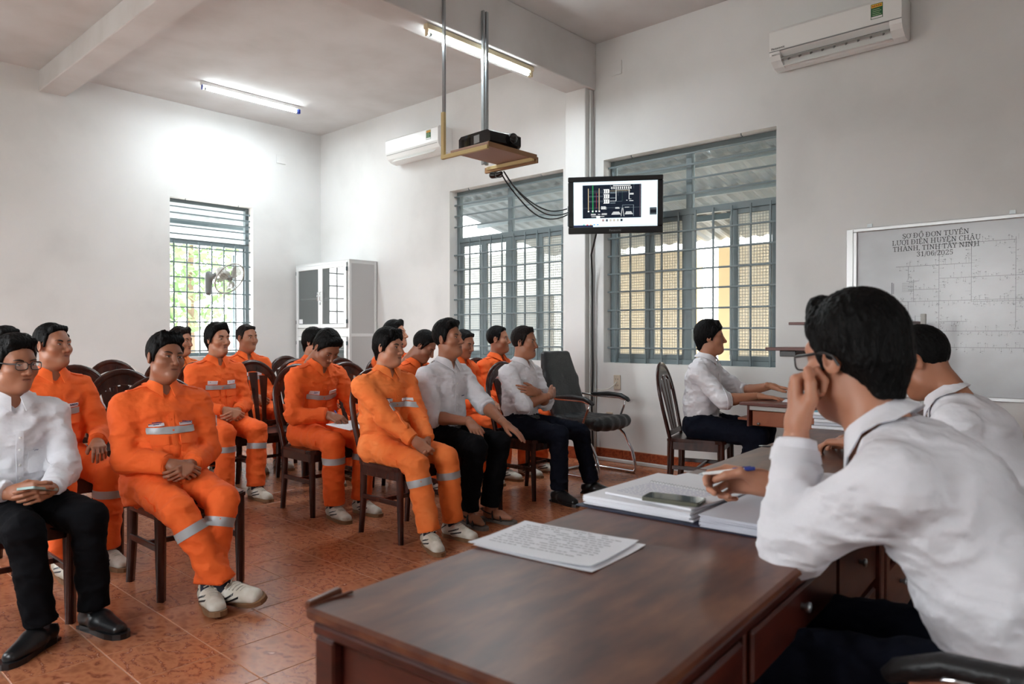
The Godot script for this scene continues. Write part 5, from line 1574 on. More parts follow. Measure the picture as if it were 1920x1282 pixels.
func hand(pose: String, right: bool, cell: float) -> ArrayMesh:
	var key := "%s%s%.4f" % [pose, right, cell]
	if hands.has(key): return hands[key]
	var t := -1.0 if right else 1.0          # side of the thumb
	var curls: Array = {"relax": [[22, 32, 18], [26, 36, 20], [30, 40, 22], [34, 42, 24]], "flat": [[6, 8, 4], [6, 9, 5], [7, 10, 5], [8, 12, 6]], "fist": [[58, 82, 45], [62, 86, 48], [66, 88, 50], [70, 88, 50]],
		"clasp": [[38, 52, 30], [42, 56, 32], [46, 58, 34], [50, 58, 34]], "pen": [[44, 46, 22], [52, 60, 30], [58, 76, 40], [62, 80, 44]], "hold": [[34, 48, 30], [36, 50, 32], [40, 52, 34], [42, 52, 34]], "chin": [[62, 84, 46], [66, 88, 48], [70, 88, 50], [72, 88, 50]]}[pose]
	var p := []
	var kx := [0.092, 0.096, 0.089, 0.081]
	var kz := [0.028, 0.0088, -0.0105, -0.0285]
	var ln := [[0.043, 0.026, 0.02], [0.047, 0.030, 0.021], [0.043, 0.028, 0.02], [0.034, 0.021, 0.018]]
	for i in 4:
		p.append(["c", Vector3(0.008, 0, kz[i] * t * 0.62), Vector3(kx[i], 0.002, kz[i] * t), 0.0145, 0.0112, 0.013])
	p.append(["c", Vector3(-0.035, 0, 0), Vector3(0.012, 0, 0), 0.0235, 0.021, 0.02, Vector3(0, 0, 1), 1.25])
	for i in 4:
		var a := 0.0
		var q := Vector3(kx[i], 0.002, kz[i] * t)
		var sp: float = [0.07, 0.015, -0.04, -0.10][i] * t
		var rad: float = [0.0094, 0.0096, 0.009, 0.0078][i]
		for j in 3:
			a += deg_to_rad(curls[i][j])
			var d := Vector3(cos(a) * cos(sp), -sin(a), cos(a) * sin(sp))
			var e: Vector3 = q + d * ln[i][j]
			p.append(["c", q, e, rad * (1.0 - 0.07 * j), rad * (0.93 - 0.08 * j), 0.0035])
			q = e
	var th := [Vector3(0.016, -0.006, t * 0.018), Vector3(0.05, -0.014, t * 0.044), Vector3(0.08, -0.02, t * 0.054), Vector3(0.104, -0.022, t * 0.056)]
	if pose in ["pen", "clasp", "hold"]: th = [Vector3(0.016, -0.008, t * 0.018), Vector3(0.046, -0.024, t * 0.04), Vector3(0.078, -0.036, t * 0.036), Vector3(0.102, -0.046, t * 0.026)]
	if pose in ["fist", "chin"]: th = [Vector3(0.016, -0.008, t * 0.018), Vector3(0.05, -0.022, t * 0.042), Vector3(0.083, -0.022, t * 0.045), Vector3(0.11, -0.018, t * 0.04)]
	p.append(["c", th[0], th[1], 0.017, 0.0135, 0.012]); p.append(["c", th[1], th[2], 0.0122, 0.0112, 0.005]); p.append(["c", th[2], th[3], 0.0108, 0.0088, 0.003])
	hands[key] = Field.new().build(p, cell).mesh()
	return hands[key]

func outline_foot(k: float) -> PackedVector2Array:
	var p := PackedVector2Array()
	for q: Vector2 in [Vector2(-0.075, 0.0), Vector2(-0.07, 0.022), Vector2(-0.045, 0.034), Vector2(0.02, 0.035), Vector2(0.08, 0.043), Vector2(0.13, 0.047), Vector2(0.17, 0.04), Vector2(0.195, 0.022), Vector2(0.202, 0.0), Vector2(0.195, -0.022), Vector2(0.17, -0.038), Vector2(0.13, -0.043), Vector2(0.08, -0.037), Vector2(0.02, -0.032), Vector2(-0.045, -0.034), Vector2(-0.07, -0.022)]: p.append(q * k)
	return p

func shoe_shapes() -> void:
	var flat := Basis(Vector3(1, 0, 0), Vector3(0, 0, 1), Vector3(0, -1, 0))
	for kind: String in ["sneaker", "dress"]:
		var low := kind == "dress"
		var p := [["c", Vector3(-0.04, 0.045, 0), Vector3(0.04, 0.048, 0), 0.036, 0.04, 0.02], ["c", Vector3(0.04, 0.046, 0), Vector3(0.155, 0.03, 0), 0.041, 0.026 if low else 0.030, 0.02, Vector3(0, 0, 1), 1.22], ["c", Vector3(-0.035, 0.055, 0), Vector3(-0.02, 0.088 if low else 0.105, 0), 0.037, 0.04, 0.02],
			["p", Vector3(0, -1, 0), Vector3(0.06, 0.016, 0), 0.24], ["p", Vector3(-0.35, 1, 0).normalized(), Vector3(-0.02, 0.086 if low else 0.1, 0), 0.1]]
		var fl := Field.new().build(p, 0.006)
		shoes[kind] = fl.mesh()
		var so := Geo.new()
		so.prism(outline_foot(1.0), 0.022, Transform3D(flat, Vector3(0, 0.011, 0)))
		if low: so.prism(PackedVector2Array([Vector2(-0.075, -0.03), Vector2(-0.005, -0.032), Vector2(-0.005, 0.034), Vector2(-0.075, 0.03)]), 0.012, Transform3D(flat, Vector3(0, 0.006, 0)))
		shoes[kind + "_sole"] = so.mesh()
		if not low:
			var la := Geo.new()
			for k in 5:
				var x := 0.035 + k * 0.016
				var a := fl.out(Vector3(x, 0.05, 0.0), Vector3(0, 0.8, 0.6).normalized(), 0.1)
				var b := fl.out(Vector3(x + 0.006, 0.05, 0.0), Vector3(0, 1, 0), 0.1)
				var c := fl.out(Vector3(x + 0.01, 0.05, 0.0), Vector3(0, 0.8, -0.6).normalized(), 0.1)
				la.tube([a, b + Vector3(0, 0.002, 0), c], 0.0032, 6)
			for s: float in [-1.0, 1.0]:
				la.tube([fl.out(Vector3(0.045, 0.06, 0), Vector3(0, 1, 0), 0.1), Vector3(0.05, 0.108, s * 0.012), Vector3(0.04, 0.098, s * 0.03)], 0.0028, 6)
			shoes["laces"] = la.mesh()
			var sts := []
			for s: float in [-1.0, 1.0]:
				for q: Array in [[0.0, 0.04, 0.075, 0.065], [0.02, 0.03, 0.10, 0.05], [-0.06, 0.05, -0.02, 0.075]]:
					var g := []
					var n := []
					for r in 2:
						var row := []
						var nr := []
						for c in 6:
							var u := c / 5.0
							var x: float = lerpf(q[0], q[2], u)
							var y: float = lerpf(q[1], q[3], u) + r * 0.008
							var o := fl.out(Vector3(x, y, 0.0), Vector3(0, 0, s), 0.1)
							row.append(o - Vector3(0, 0, s) * 0.001); nr.append(Vector3(0, 0, s))
						g.append(row); n.append(nr)
					sts.append(Geo.new().sheet(g, n, 0.0028).mesh())
			shoes["stripes"] = sts
	var sd := Geo.new()
	sd.prism(outline_foot(1.0), 0.018, Transform3D(flat, Vector3(0, 0.009, 0)))
	shoes["sandal_sole"] = sd.mesh()
	var sbs := []
	for x: float in [0.115, 0.05]:
		var pa := []
		for k in 9:
			var a := PI * k / 8.0
			pa.append(Vector3(x - 0.02 * sin(a), 0.016 + (0.036 if x > 0.1 else 0.058) * sin(a), cos(a) * (0.047 if x > 0.1 else 0.041)))
		sbs.append(Geo.new().tube(pa, 0.011, 6, 0.3, Vector3(1, 0, 0)).mesh())
	var pb := []
	for k in 9:
		var a := PI * k / 8.0
		pb.append(Vector3(0.03 - 0.095 * sin(a), 0.055 + 0.02 * sin(a), cos(a) * 0.04))
	sbs.append(Geo.new().tube(pb, 0.009, 6, 0.3).mesh())
	shoes["sandal_straps"] = sbs

func ik(a: Vector3, c: Vector3, l1: float, l2: float, pole: Vector3) -> Array:
	var dv := c - a
	var d := clampf(dv.length(), absf(l1 - l2) + 0.02, l1 + l2 - 0.004)
	var dir := dv.normalized()
	var x := (l1 * l1 - l2 * l2 + d * d) / (2.0 * d)
	var h := sqrt(maxf(0.0, l1 * l1 - x * x))
	var pp := (pole - dir * pole.dot(dir)).normalized()
	return [a + dir * x + pp * h, a + dir * d]

func put_shoe(who: Node3D, kind: String, at: Vector3, fwd: Vector3, upv: Vector3, sm: Material, solem: Material) -> void:
	var r := fwd.cross(upv).normalized()
	var xf := Transform3D(Basis(fwd, r.cross(fwd).normalized(), r), at)
	if kind == "sandal":
		var s := obj("sandal", shoes["sandal_sole"], M.sole_grey, who)
		s.transform = xf
		for m: Mesh in shoes["sandal_straps"]: obj("strap", m, M.black_leather, s)
		return
	var s := obj("shoe", shoes[kind], sm, who)
	s.transform = xf
	obj("sole", shoes[kind + "_sole"], solem, s)
	if kind == "sneaker":
		obj("laces", shoes["laces"], M.lace_grey, s)
		for m: Mesh in shoes["stripes"]: obj("stripe", m, M.black_plastic, s)

func cloth_patch(fl: Field, starts: Array, dir: Vector3, th: float, lift := 0.001) -> Geo:
	# rows of points inside the garment, sent out along dir to its surface
	var g := []
	var n := []
	for row: Array in starts:
		var rr := []
		var nn := []
		for p: Vector3 in row:
			var q := fl.out(p, dir)
			var gr := fl.grad(q)
			rr.append(q + gr * (lift - 0.002)); nn.append(gr)
		g.append(rr); n.append(nn)
	return Geo.new().sheet(g, n, th + 0.002)

func ring_patch(fl: Field, at: Vector3, axis: Vector3, width: float, th: float, segs := 22) -> Geo:
	var s := axis.cross(Vector3(0.3, 0.2, 0.9)).normalized()
	var t := axis.cross(s).normalized()
	var g := []
	var n := []
	for r in 3:
		var rr := []
		var nn := []
		for k in segs:
			var a := TAU * k / segs
			var d := s * cos(a) + t * sin(a)
			var q := fl.out(at + axis * (width * (r / 2.0 - 0.5)), d, 0.16)
			rr.append(q - d * 0.002); nn.append(d)
		g.append(rr); n.append(nn)
	return Geo.new().sheet(g, n, th + 0.002, true)

func person(sp: Dictionary) -> Dictionary:
	var s: float = sp.get("s", 1.0)
	var up := Vector3.UP
	var yaw := deg_to_rad(sp.get("yaw", 0.0))
	var f := Vector3(cos(yaw), 0, -sin(yaw))
	var r := f.cross(up)
	var H: Vector3 = Vector3(sp.x, sp.get("y", 0.53), sp.z)
	var who := thing("person", sp.label, "person", Vector3(sp.x, 0, sp.z), 0.0, sp.get("group", ""))
	var off := Vector3(sp.x, 0, sp.z)
	H -= off        # everything below is relative to the person's place on the floor
	var loc := func(v: Vector3) -> Vector3: return H + (f * v.x + up * v.y + r * v.z) * s
	var lean := deg_to_rad(sp.get("lean", 0.0))
	var bend := deg_to_rad(sp.get("bend", 6.0))
	var tilt := deg_to_rad(sp.get("tilt", 0.0))
	var spine := func(a: float) -> Vector3: return (up * cos(a) + f * sin(a) + r * sin(tilt)).normalized()
	var u1: Vector3 = spine.call(lean - bend)
	var u2: Vector3 = spine.call(lean)
	var u3: Vector3 = spine.call(lean + bend)
	var W := H + u1 * (0.17 * s)
	var C := W + u2 * (0.18 * s)
	var NB := C + u3 * (0.155 * s)
	var tw := deg_to_rad(sp.get("twist", 0.0))
	var rr := r.rotated(up, tw)
	rr = (rr - u3 * rr.dot(u3)).normalized()
	var cf := u3.cross(rr).normalized()
	var bulk: float = sp.get("bulk", 1.0)
	var fat: float = sp.get("fat", 0.0)
	var SC := C + u3 * (0.082 * s) + cf * (sp.get("hunch", 0.0) as float)
	var sw: float = 0.168 * s * (1.0 + (bulk - 1.0) * 0.5)
	var SL := SC - rr * sw - u3 * (0.028 * s)
	var SR := SC + rr * sw - u3 * (0.028 * s)
	# head
	var hy := yaw + deg_to_rad(sp.get("hy", 0.0))
	var hp := deg_to_rad(sp.get("hp", 0.0))
	var h0 := Vector3(cos(hy), 0, -sin(hy))
	var hf := h0 * cos(hp) + up * sin(hp)
	var hl := up.cross(h0).normalized()
	var hu := hf.cross(hl).normalized()
	var hb := Basis(hl, hu, hf).rotated(hf, deg_to_rad(sp.get("hr", 0.0)))
	hl = hb.x; hu = hb.y
	var hs: float = s * sp.get("hs", 1.0)
	var HC := NB + (u3 * 0.6 + up * 0.4).normalized() * (0.075 * s) + hu * (0.078 * s) + hf * (0.022 * s)
	var hx := Transform3D(hb.scaled(Vector3.ONE * hs), HC)
	# legs
	var foot: Array = sp.get("feet", [[0.42, -0.11, 5, 0], [0.42, 0.11, -5, 0]])
	var legs := []
	for k in 2:
		var sg := -1.0 if k == 0 else 1.0
		var hip := H + r * (0.088 * s * sg)
		var ank: Vector3 = H + f * (foot[k][0] * s) + r * (foot[k][1] * s)
		ank.y = 0.095 + (foot[k][4] if foot[k].size() > 4 else 0.0)
		var j := ik(hip, ank, 0.43 * s, 0.41 * s, f + up * 0.9 + r * sg * (sp.get("knees", 0.12) as float))
		legs.append([hip, j[0], j[1]])
	# arms
	var hd: Array = sp.get("hands", pose_hands("clasp"))
	var arms := []
	for k in 2:
		var sg := -1.0 if k == 0 else 1.0
		var sh := SL if k == 0 else SR
		var wr: Vector3 = loc.call(hd[k][0])
		var pole: Vector3 = f * -0.45 - up * 0.55 + r * sg * 0.55
		if hd[k].size() > 4: pole = f * hd[k][4].x + up * hd[k][4].y + r * hd[k][4].z
		var al: float = s * sp.get("arm", 1.0)
		var j := ik(sh, wr, 0.275 * al, 0.245 * al, pole)
		arms.append([sh, j[0], j[1]])
	var cell: float = sp.get("cell", 0.013)
	var orange: bool = sp.get("top", "orange") == "orange"
	var rolled: bool = sp.get("sleeve", "long") == "rolled"
	var sd: int = sp.get("seed", 1)
	# ---- shirt or jacket
	var b0 := bulk * s
	var lo := -0.045 if orange else 0.035
	var tp := [
		["c", H + u1 * (lo * s), W, (0.124 if orange else 0.116) * b0 + fat, 0.112 * b0 + fat, 0.05, r, 1.30],
		["c", W, C, 0.112 * b0 + fat * 0.8, 0.108 * b0, 0.05, rr, 1.42],
		["c", C, SC, 0.108 * b0, 0.082 * s, 0.05, rr, 1.5],
		["c", SL, SR, 0.060 * s, 0.060 * s, 0.05],
		["c", NB - u3 * (0.028 * s), SL, 0.042 * s, 0.054 * s, 0.03],
		["c", NB - u3 * (0.028 * s), SR, 0.042 * s, 0.054 * s, 0.03],
	]
	if fat > 0.0: tp.append(["e", W + cf * 0.05, Vector3.ONE * (0.11 + fat), 0.06])
	for k in 2:
		var a: Array = arms[k]
		tp.append(["c", a[0], a[1], 0.066 * b0, 0.056 * b0, 0.022])
		if rolled:
			var e: Vector3 = a[1].lerp(a[2], 0.18)
			tp.append(["c", a[1], e, 0.057 * b0, 0.056 * b0, 0.015])
		else:
			tp.append(["c", a[1], a[2], 0.056 * b0, (0.042 if orange else 0.038) * s, 0.018])
	tp.append(["n", sp.get("fold", 0.0105), sp.get("foldf", 7.0), sd, Vector3(0.75, 1.35, 0.75)])
	if cell < 0.012: tp.append(["n", 0.0042, 17.0, sd + 9, Vector3(0.7, 1.3, 0.7)])
	tp.append(["C", NB - u3 * 0.012, NB + u3 * 0.12, 0.056 * s, 0.062 * s, 0.008])
	if sp.get("front", true): tp.append(["C", NB + u3 * 0.03 + cf * 0.05, NB - u3 * 0.062 + cf * 0.105, 0.036, 0.010, 0.008])
	if rolled:
		for k in 2:
			var a: Array = arms[k]
			var d: Vector3 = (a[2] - a[1]).normalized()
			tp.append(["p", d, a[1].lerp(a[2], 0.20), 0.085])
	else:
		for k in 2:
			var a: Array = arms[k]
			var d: Vector3 = (a[2] - a[1]).normalized()
			tp.append(["p", d, a[2] - d * (0.004 if orange else 0.012), 0.07])
	tp.append(["p", -u1, H + u1 * ((-0.11 if orange else sp.get("shirt_hem", 0.05)) * s), 0.3])
	var tf := Field.new().build(tp, cell)
	var topm: Material = sp.get("cloth", M.orange_cloth if orange else M.white_cloth)
	var top := obj("jacket" if orange else "shirt", tf.mesh(), topm, who)
	# collar: two leaves folded over the neckline
	for k in 2:
		var sg := -1.0 if k == 0 else 1.0
		var g := []
		var n := []
		for row in 4:
			var q := []
			var nn := []
			for c in 10:
				var a := deg_to_rad(lerpf(16.0, 181.0, c / 9.0)) * sg
				var d := cf * cos(a) + rr * sin(a)
				var fr := clampf(1.0 - absf(a) / 1.3, 0.0, 1.0)
				fr = fr * fr
				var v := row / 3.0
				var rad := lerpf(0.063, 0.092 + 0.020 * fr, v) * s
				var hh := lerpf(0.034 - 0.040 * fr, -0.006 - 0.066 * fr, v) * s
				var p := NB + u3 * hh + d * rad + cf * (0.004 + 0.012 * fr * v)
				if row > 0: p = tf.push(p, 0.007)
				q.append(p); nn.append((d * 0.7 + u3 * 0.5).normalized())
			g.append(q); n.append(nn)
		obj("collar", Geo.new().sheet(g, n, 0.0035), topm, top)
	var ax := func(h: float, lat: float) -> Vector3:    # a point inside the torso, h up from the hips
		var p := H + u1 * h if h < 0.17 else (W + u2 * (h - 0.17) if h < 0.35 else C + u3 * (h - 0.35))
		return H + (p - H) * s + rr * (lat * s)
	if sp.get("front", true):
		var rows := func(h0: float, h1: float, x0: float, x1: float, nr: int, nc: int) -> Array:
			var out := []
			for i in nr:
				var row := []
				for j in nc: row.append(ax.call(lerpf(h0, h1, i / float(nr - 1)), lerpf(x0, x1, j / float(nc - 1))))
				out.append(row)
			return out
		obj("placket", cloth_patch(tf, rows.call(0.02 if orange else 0.07, 0.40, -0.014, 0.014, 14, 3), cf, 0.0022), topm, top)
		for k in 5:
			var bt := Geo.new()
			var q := tf.out(ax.call(0.09 + k * 0.07, 0.0), cf)
			var gr := tf.grad(q)
			var sx := gr.cross(Vector3(0.1, 1, 0.2)).normalized()
			bt.lathe([Vector2(0.0, 0.0), Vector2(0.0055, 0.0), Vector2(0.005, 0.0025), Vector2(0.0, 0.002)], 8, Transform3D(Basis(sx, gr, sx.cross(gr)), q + gr * 0.003))
			obj("button", bt, topm if orange else M.white_plastic, top)
		if orange:
			obj("reflective_band", cloth_patch(tf, rows.call(0.285, 0.318, -0.118, 0.118, 3, 16), cf, 0.003, 0.002), M.reflective, top)
			for sg: float in [-1.0, 1.0]:
				obj("pocket", cloth_patch(tf, rows.call(0.14, 0.268, sg * 0.03, sg * 0.108, 6, 6), cf, 0.003), topm, top)
				obj("pocket_flap", cloth_patch(tf, rows.call(0.232, 0.278, sg * 0.028, sg * 0.110, 3, 6), cf, 0.006, 0.003), topm, top)
				# name patch with its lettering
				var cen := tf.out(ax.call(0.338, sg * 0.072), cf)
				var pg := cloth_patch(tf, rows.call(0.324, 0.352, sg * 0.038, sg * 0.106, 3, 4), cf, 0.004, 0.002)
				var am := pg.mesh()
				am.surface_set_material(0, M.patch_white)
				var gr := tf.grad(cen)
				var rx := (rr - gr * rr.dot(gr)).normalized()
				var ty := gr.cross(rx) if gr.cross(rx).dot(up) > 0.0 else -gr.cross(rx)
				var tx := ty.cross(gr)
				var stt := SurfaceTool.new()
				stt.begin(Mesh.PRIMITIVE_TRIANGLES)
				# the wearer's left carries the company mark, the right the name
				if sg < 0.0:
					stt.append_from(badge_text, 0, Transform3D(Basis(tx, ty, gr), cen + gr * 0.0052 + tx * 0.006))
				else:
					for q: Array in [[0.005, 0.044], [-0.004, 0.034]]: stt.append_from(bar_mesh, 0, Transform3D(Basis(tx * q[1] / 0.05, ty, gr), cen + gr * 0.0048 + ty * q[0]))
				stt.set_material(M.patch_ink)
				stt.commit(am)
				obj("name_patch", am, null, top)
				var ep := []
				for i in 4:
					var row := []
					for j in 3: row.append(NB.lerp(SL if sg < 0 else SR, 0.42 + 0.19 * i) + cf * (0.022 * (j - 1)))
					ep.append(row)
				obj("shoulder_strap", cloth_patch(tf, ep, u3, 0.004), topm, top)
			if sp.get("arm_badge", false):
				var sl := func(i: float, j: float) -> Vector3: return (SL as Vector3).lerp(arms[0][1], 0.28 + 0.09 * i) + f * (0.025 * j)
				var bg := []
				for i in 4:
					var row := []
					for j in 4: row.append(sl.call(i * 0.8, (j - 1.5) * 0.7))
					bg.append(row)
				obj("arm_badge", cloth_patch(tf, bg, (-rr + f * 0.15).normalized(), 0.003, 0.002), M.patch_white, top)
		else:
			obj("pocket", cloth_patch(tf, rows.call(0.19, 0.29, -0.035, -0.115, 6, 6), cf, 0.0018, 0.0), topm, top)
			var cen := tf.out(ax.call(0.285, -0.075), cf)
			var gr := tf.grad(cen)
			var rx := (rr - gr * rr.dot(gr)).normalized()
			var ty := gr.cross(rx) if gr.cross(rx).dot(up) > 0.0 else -gr.cross(rx)
			var mk := obj("embroidery", shirt_text, M.patch_ink, top)
			mk.transform = Transform3D(Basis(ty.cross(gr), ty, gr), cen + gr * 0.002)
	for k in 2:
		var a: Array = arms[k]
		var d: Vector3 = (a[2] - a[1]).normalized()
		if rolled: obj("rolled_cuff", ring_patch(tf, a[1].lerp(a[2], 0.12), d, 0.045, 0.006, 16), topm, top)
		else: obj("cuff", ring_patch(tf, a[2] - d * 0.036, d, 0.05, 0.003, 16), topm, top)
	# ---- trousers
	var lp := [["c", legs[0][0], legs[1][0], 0.108 * b0, 0.108 * b0, 0.05], ["c", H - up * 0.01, H + u1 * ((0.01 if orange else 0.05) * s), 0.108 * b0 + fat * 0.7, (0.100 if orange else 0.108) * b0 + fat * 0.8, 0.05, r, 1.3]]
	for k in 2:
		var l: Array = legs[k]
		lp.append(["c", l[0], l[1], 0.090 * b0, 0.072 * s, 0.022])
		lp.append(["c", l[1], l[2], (0.070 if orange else 0.066) * s, (0.064 if orange else 0.060) * s, 0.02])
	lp.append(["n", sp.get("fold", 0.0100), 6.5, sd + 50, Vector3(1.1, 1.3, 0.7)])
	if cell < 0.012: lp.append(["n", 0.003, 15.0, sd + 59, Vector3(1.1, 1.2, 0.7)])
	for k in 2:
		var l: Array = legs[k]
		var d: Vector3 = (l[2] - l[1]).normalized()
		lp.append(["p", d, l[2] - d * (sp.get("hem", 0.0) as float), 0.12])
	if not orange: lp.append(["p", u1, H + u1 * (0.075 * s) - f * 0.05, 0.165])
	var lf := Field.new().build(lp, cell)
	var legm: Material = sp.get("legs", M.orange_cloth if orange else M.navy_cloth)
	var tr := obj("trousers", lf.mesh(), legm, who)
	if orange:
		for k in 2:
			var l: Array = legs[k]
			obj("reflective_band", ring_patch(lf, l[1].lerp(l[2], 0.27), (l[2] - l[1]).normalized(), 0.042, 0.003), M.reflective, tr)
			var sg := -1.0 if k == 0 else 1.0
			var g := []
			for i in 4:
				var row := []
				for j in 4: row.append((l[0] as Vector3).lerp(l[1], 0.5 + 0.3 * i / 3.0) + up * (0.03 * (j / 3.0 - 0.6)))
				g.append(row)
			obj("cargo_pocket", cloth_patch(lf, g, r * sg, 0.006), legm, tr)
	else:
		obj("belt", ring_patch(lf, H + u1 * (0.052 * s), u1, 0.03, 0.004, 26), M.black_leather, tr)
	# ---- body: one skin surface from head to feet, then the face on top
	var st := SurfaceTool.new()
	st.begin(Mesh.PRIMITIVE_TRIANGLES)
	var bp := [["c", NB - u3 * 0.03 + cf * 0.02, NB - u3 * 0.1 + cf * 0.045, 0.045 * s, 0.045 * s, 0.03], ["c", H, W, 0.085 * s, 0.08 * s, 0.04, r, 1.25], ["c", W, C, 0.08 * s, 0.08 * s, 0.04, r, 1.35], ["c", C, NB - u3 * 0.03, 0.08 * s, 0.05 * s, 0.04], ["c", NB - u3 * 0.05, HC - hu * 0.06 - hf * 0.02, 0.05 * s, 0.048 * s, 0.02]]
	for k in 2:
		var a: Array = arms[k]
		var l: Array = legs[k]
		bp.append(["c", C + u3 * 0.05, a[0], 0.05 * s, 0.036 * s, 0.03])
		bp.append(["c", a[0], a[1], 0.04 * s, 0.038 * s, 0.02])
		var mid: Vector3 = a[1].lerp(a[2], 0.3)
		bp.append(["c", a[1], mid, 0.039 * s, 0.041 * s, 0.02]); bp.append(["c", mid, a[2], 0.041 * s, 0.027 * s, 0.02])
		bp.append(["c", l[0], l[1], 0.065 * s, 0.048 * s, 0.02]); bp.append(["c", l[1], l[2], 0.048 * s, 0.034 * s, 0.02])
	var feet := []
	for k in 2:
		var ya := yaw + deg_to_rad(foot[k][2])
		var fd := Vector3(cos(ya), 0, -sin(ya))
		var pt := deg_to_rad(foot[k][3])
		var fw := fd * cos(pt) + up * sin(pt)
		var roll := deg_to_rad(foot[k][5] if foot[k].size() > 5 else 0.0)
		var fu := (fd.cross(up)).cross(fw).normalized().rotated(fw, roll)
		var base: Vector3 = legs[k][2] - fu * 0.095
		feet.append([base, fw, fu])
		if sp.get("shoe", "sneaker") == "sandal":
			bp.append(["c", legs[k][2] - fw * 0.025 - fu * 0.045, legs[k][2] + fw * 0.08 - fu * 0.05, 0.03, 0.028, 0.02])
			bp.append(["c", legs[k][2] + fw * 0.08 - fu * 0.05, legs[k][2] + fw * 0.16 - fu * 0.062, 0.03, 0.014, 0.02, fw.cross(fu).normalized(), 1.4])
			bp.append(["c", legs[k][2], legs[k][2] - fu * 0.05, 0.034, 0.03, 0.02])
	var bf := Field.new().build(bp, 0.012 if rolled or sp.get("shoe", "") == "sandal" else 0.02)
	st.append_from(bf.mesh(), 0, Transform3D())
	var hc: float = sp.get("hcell", 0.0045)
	var hd_lib := head(sp.get("face", 0), hc)
	st.append_from(hd_lib.skin, 0, hx)
	var info := {"who": who, "off": off, "HC": HC + off, "hx": hx, "f": f, "r": r, "H": H + off, "W": W + off, "C": C + off, "NB": NB + off, "arms": arms, "hand": []}
	for k in 2:
		var fd: Vector3 = (f * hd[k][1].x + up * hd[k][1].y + r * hd[k][1].z).normalized()
		var pn: Vector3 = f * hd[k][2].x + up * hd[k][2].y + r * hd[k][2].z
		pn = (pn - fd * pn.dot(fd)).normalized()
		var hb2 := Basis(fd, -pn, fd.cross(-pn)).scaled(Vector3.ONE * s)
		var wx := Transform3D(hb2, arms[k][2] + fd * 0.012)
		st.append_from(hand(hd[k][3], k == 1, sp.get("handcell", 0.0045)), 0, wx)
		info.hand.append(Transform3D(hb2, arms[k][2] + fd * 0.012 + off))
	st.set_material(M["skin_%d" % (sp.get("skin", 0) as int)])
	var am := st.commit()
	for q: Array in [["white", M.eye_white], ["dark", M.eye_dark], ["lips", M["lips_%d" % (sp.get("skin", 0) as int)]]]:
		var s2 := SurfaceTool.new()
		s2.begin(Mesh.PRIMITIVE_TRIANGLES)
		s2.append_from(hd_lib[q[0]], 0, hx)
		s2.set_material(q[1])
		s2.commit(am)
	obj("body", am, null, who)
	var hr := obj("hair", hair(sp.get("hair", 0), hc), sp.get("hairm", M.hair_black), who)
	hr.transform = hx
	# ---- feet
	var kind: String = sp.get("shoe", "sneaker")
	for k in 2:
		put_shoe(who, kind, feet[k][0], feet[k][1], feet[k][2], M.shoe_white if kind == "sneaker" else M.shoe_black, M.sole_gum if kind == "sneaker" else M.shoe_black)
		if kind != "sandal":
			var a: Vector3 = feet[k][0] + feet[k][2] * 0.06
			var l: Array = legs[k]
			obj("sock", Geo.new().tube([a, l[2], l[2].lerp(l[1], 0.25)], [0.036, 0.036, 0.04], 14), M.sock_grey if kind == "dress" else M.sock_dark, who)
	if sp.get("glasses", false): build_glasses(who, hx)
	return info

func build_glasses(who: Node3D, hx: Transform3D) -> void:
	var g := Node3D.new()
	g.name = "glasses"
	who.add_child(g, true)
	g.transform = hx
	for s: float in [-1.0, 1.0]:
		var p := []
		for k in 25:
			var a := TAU * k / 24.0
			p.append(Vector3(s * 0.033 + 0.0255 * signf(cos(a)) * pow(absf(cos(a)), 0.6), -0.003 + 0.0185 * signf(sin(a)) * pow(absf(sin(a)), 0.6), 0.104 - absf(s * 0.033 + 0.0255 * cos(a)) * 0.12))
		obj("rim", Geo.new().tube(p, 0.0019, 7), M.black_plastic, g)
		var l := Geo.new()
		for k in 24: l.tri(Vector3(s * 0.033, -0.003, 0.1), p[k], p[k + 1])
		obj("lens", l, M.lens_glass, g)
		obj("temple", Geo.new().tube([Vector3(s * 0.058, 0.006, 0.096), Vector3(s * 0.078, 0.006, 0.07), Vector3(s * 0.083, 0.008, 0.0), Vector3(s * 0.083, 0.0, -0.02), Vector3(s * 0.081, -0.02, -0.032)], 0.002, 7, 1.6), M.black_plastic, g)
	obj("bridge", Geo.new().tube([Vector3(-0.009, 0.002, 0.103), Vector3(0, 0.005, 0.105), Vector3(0.009, 0.002, 0.103)], 0.0019, 7), M.black_plastic, g)

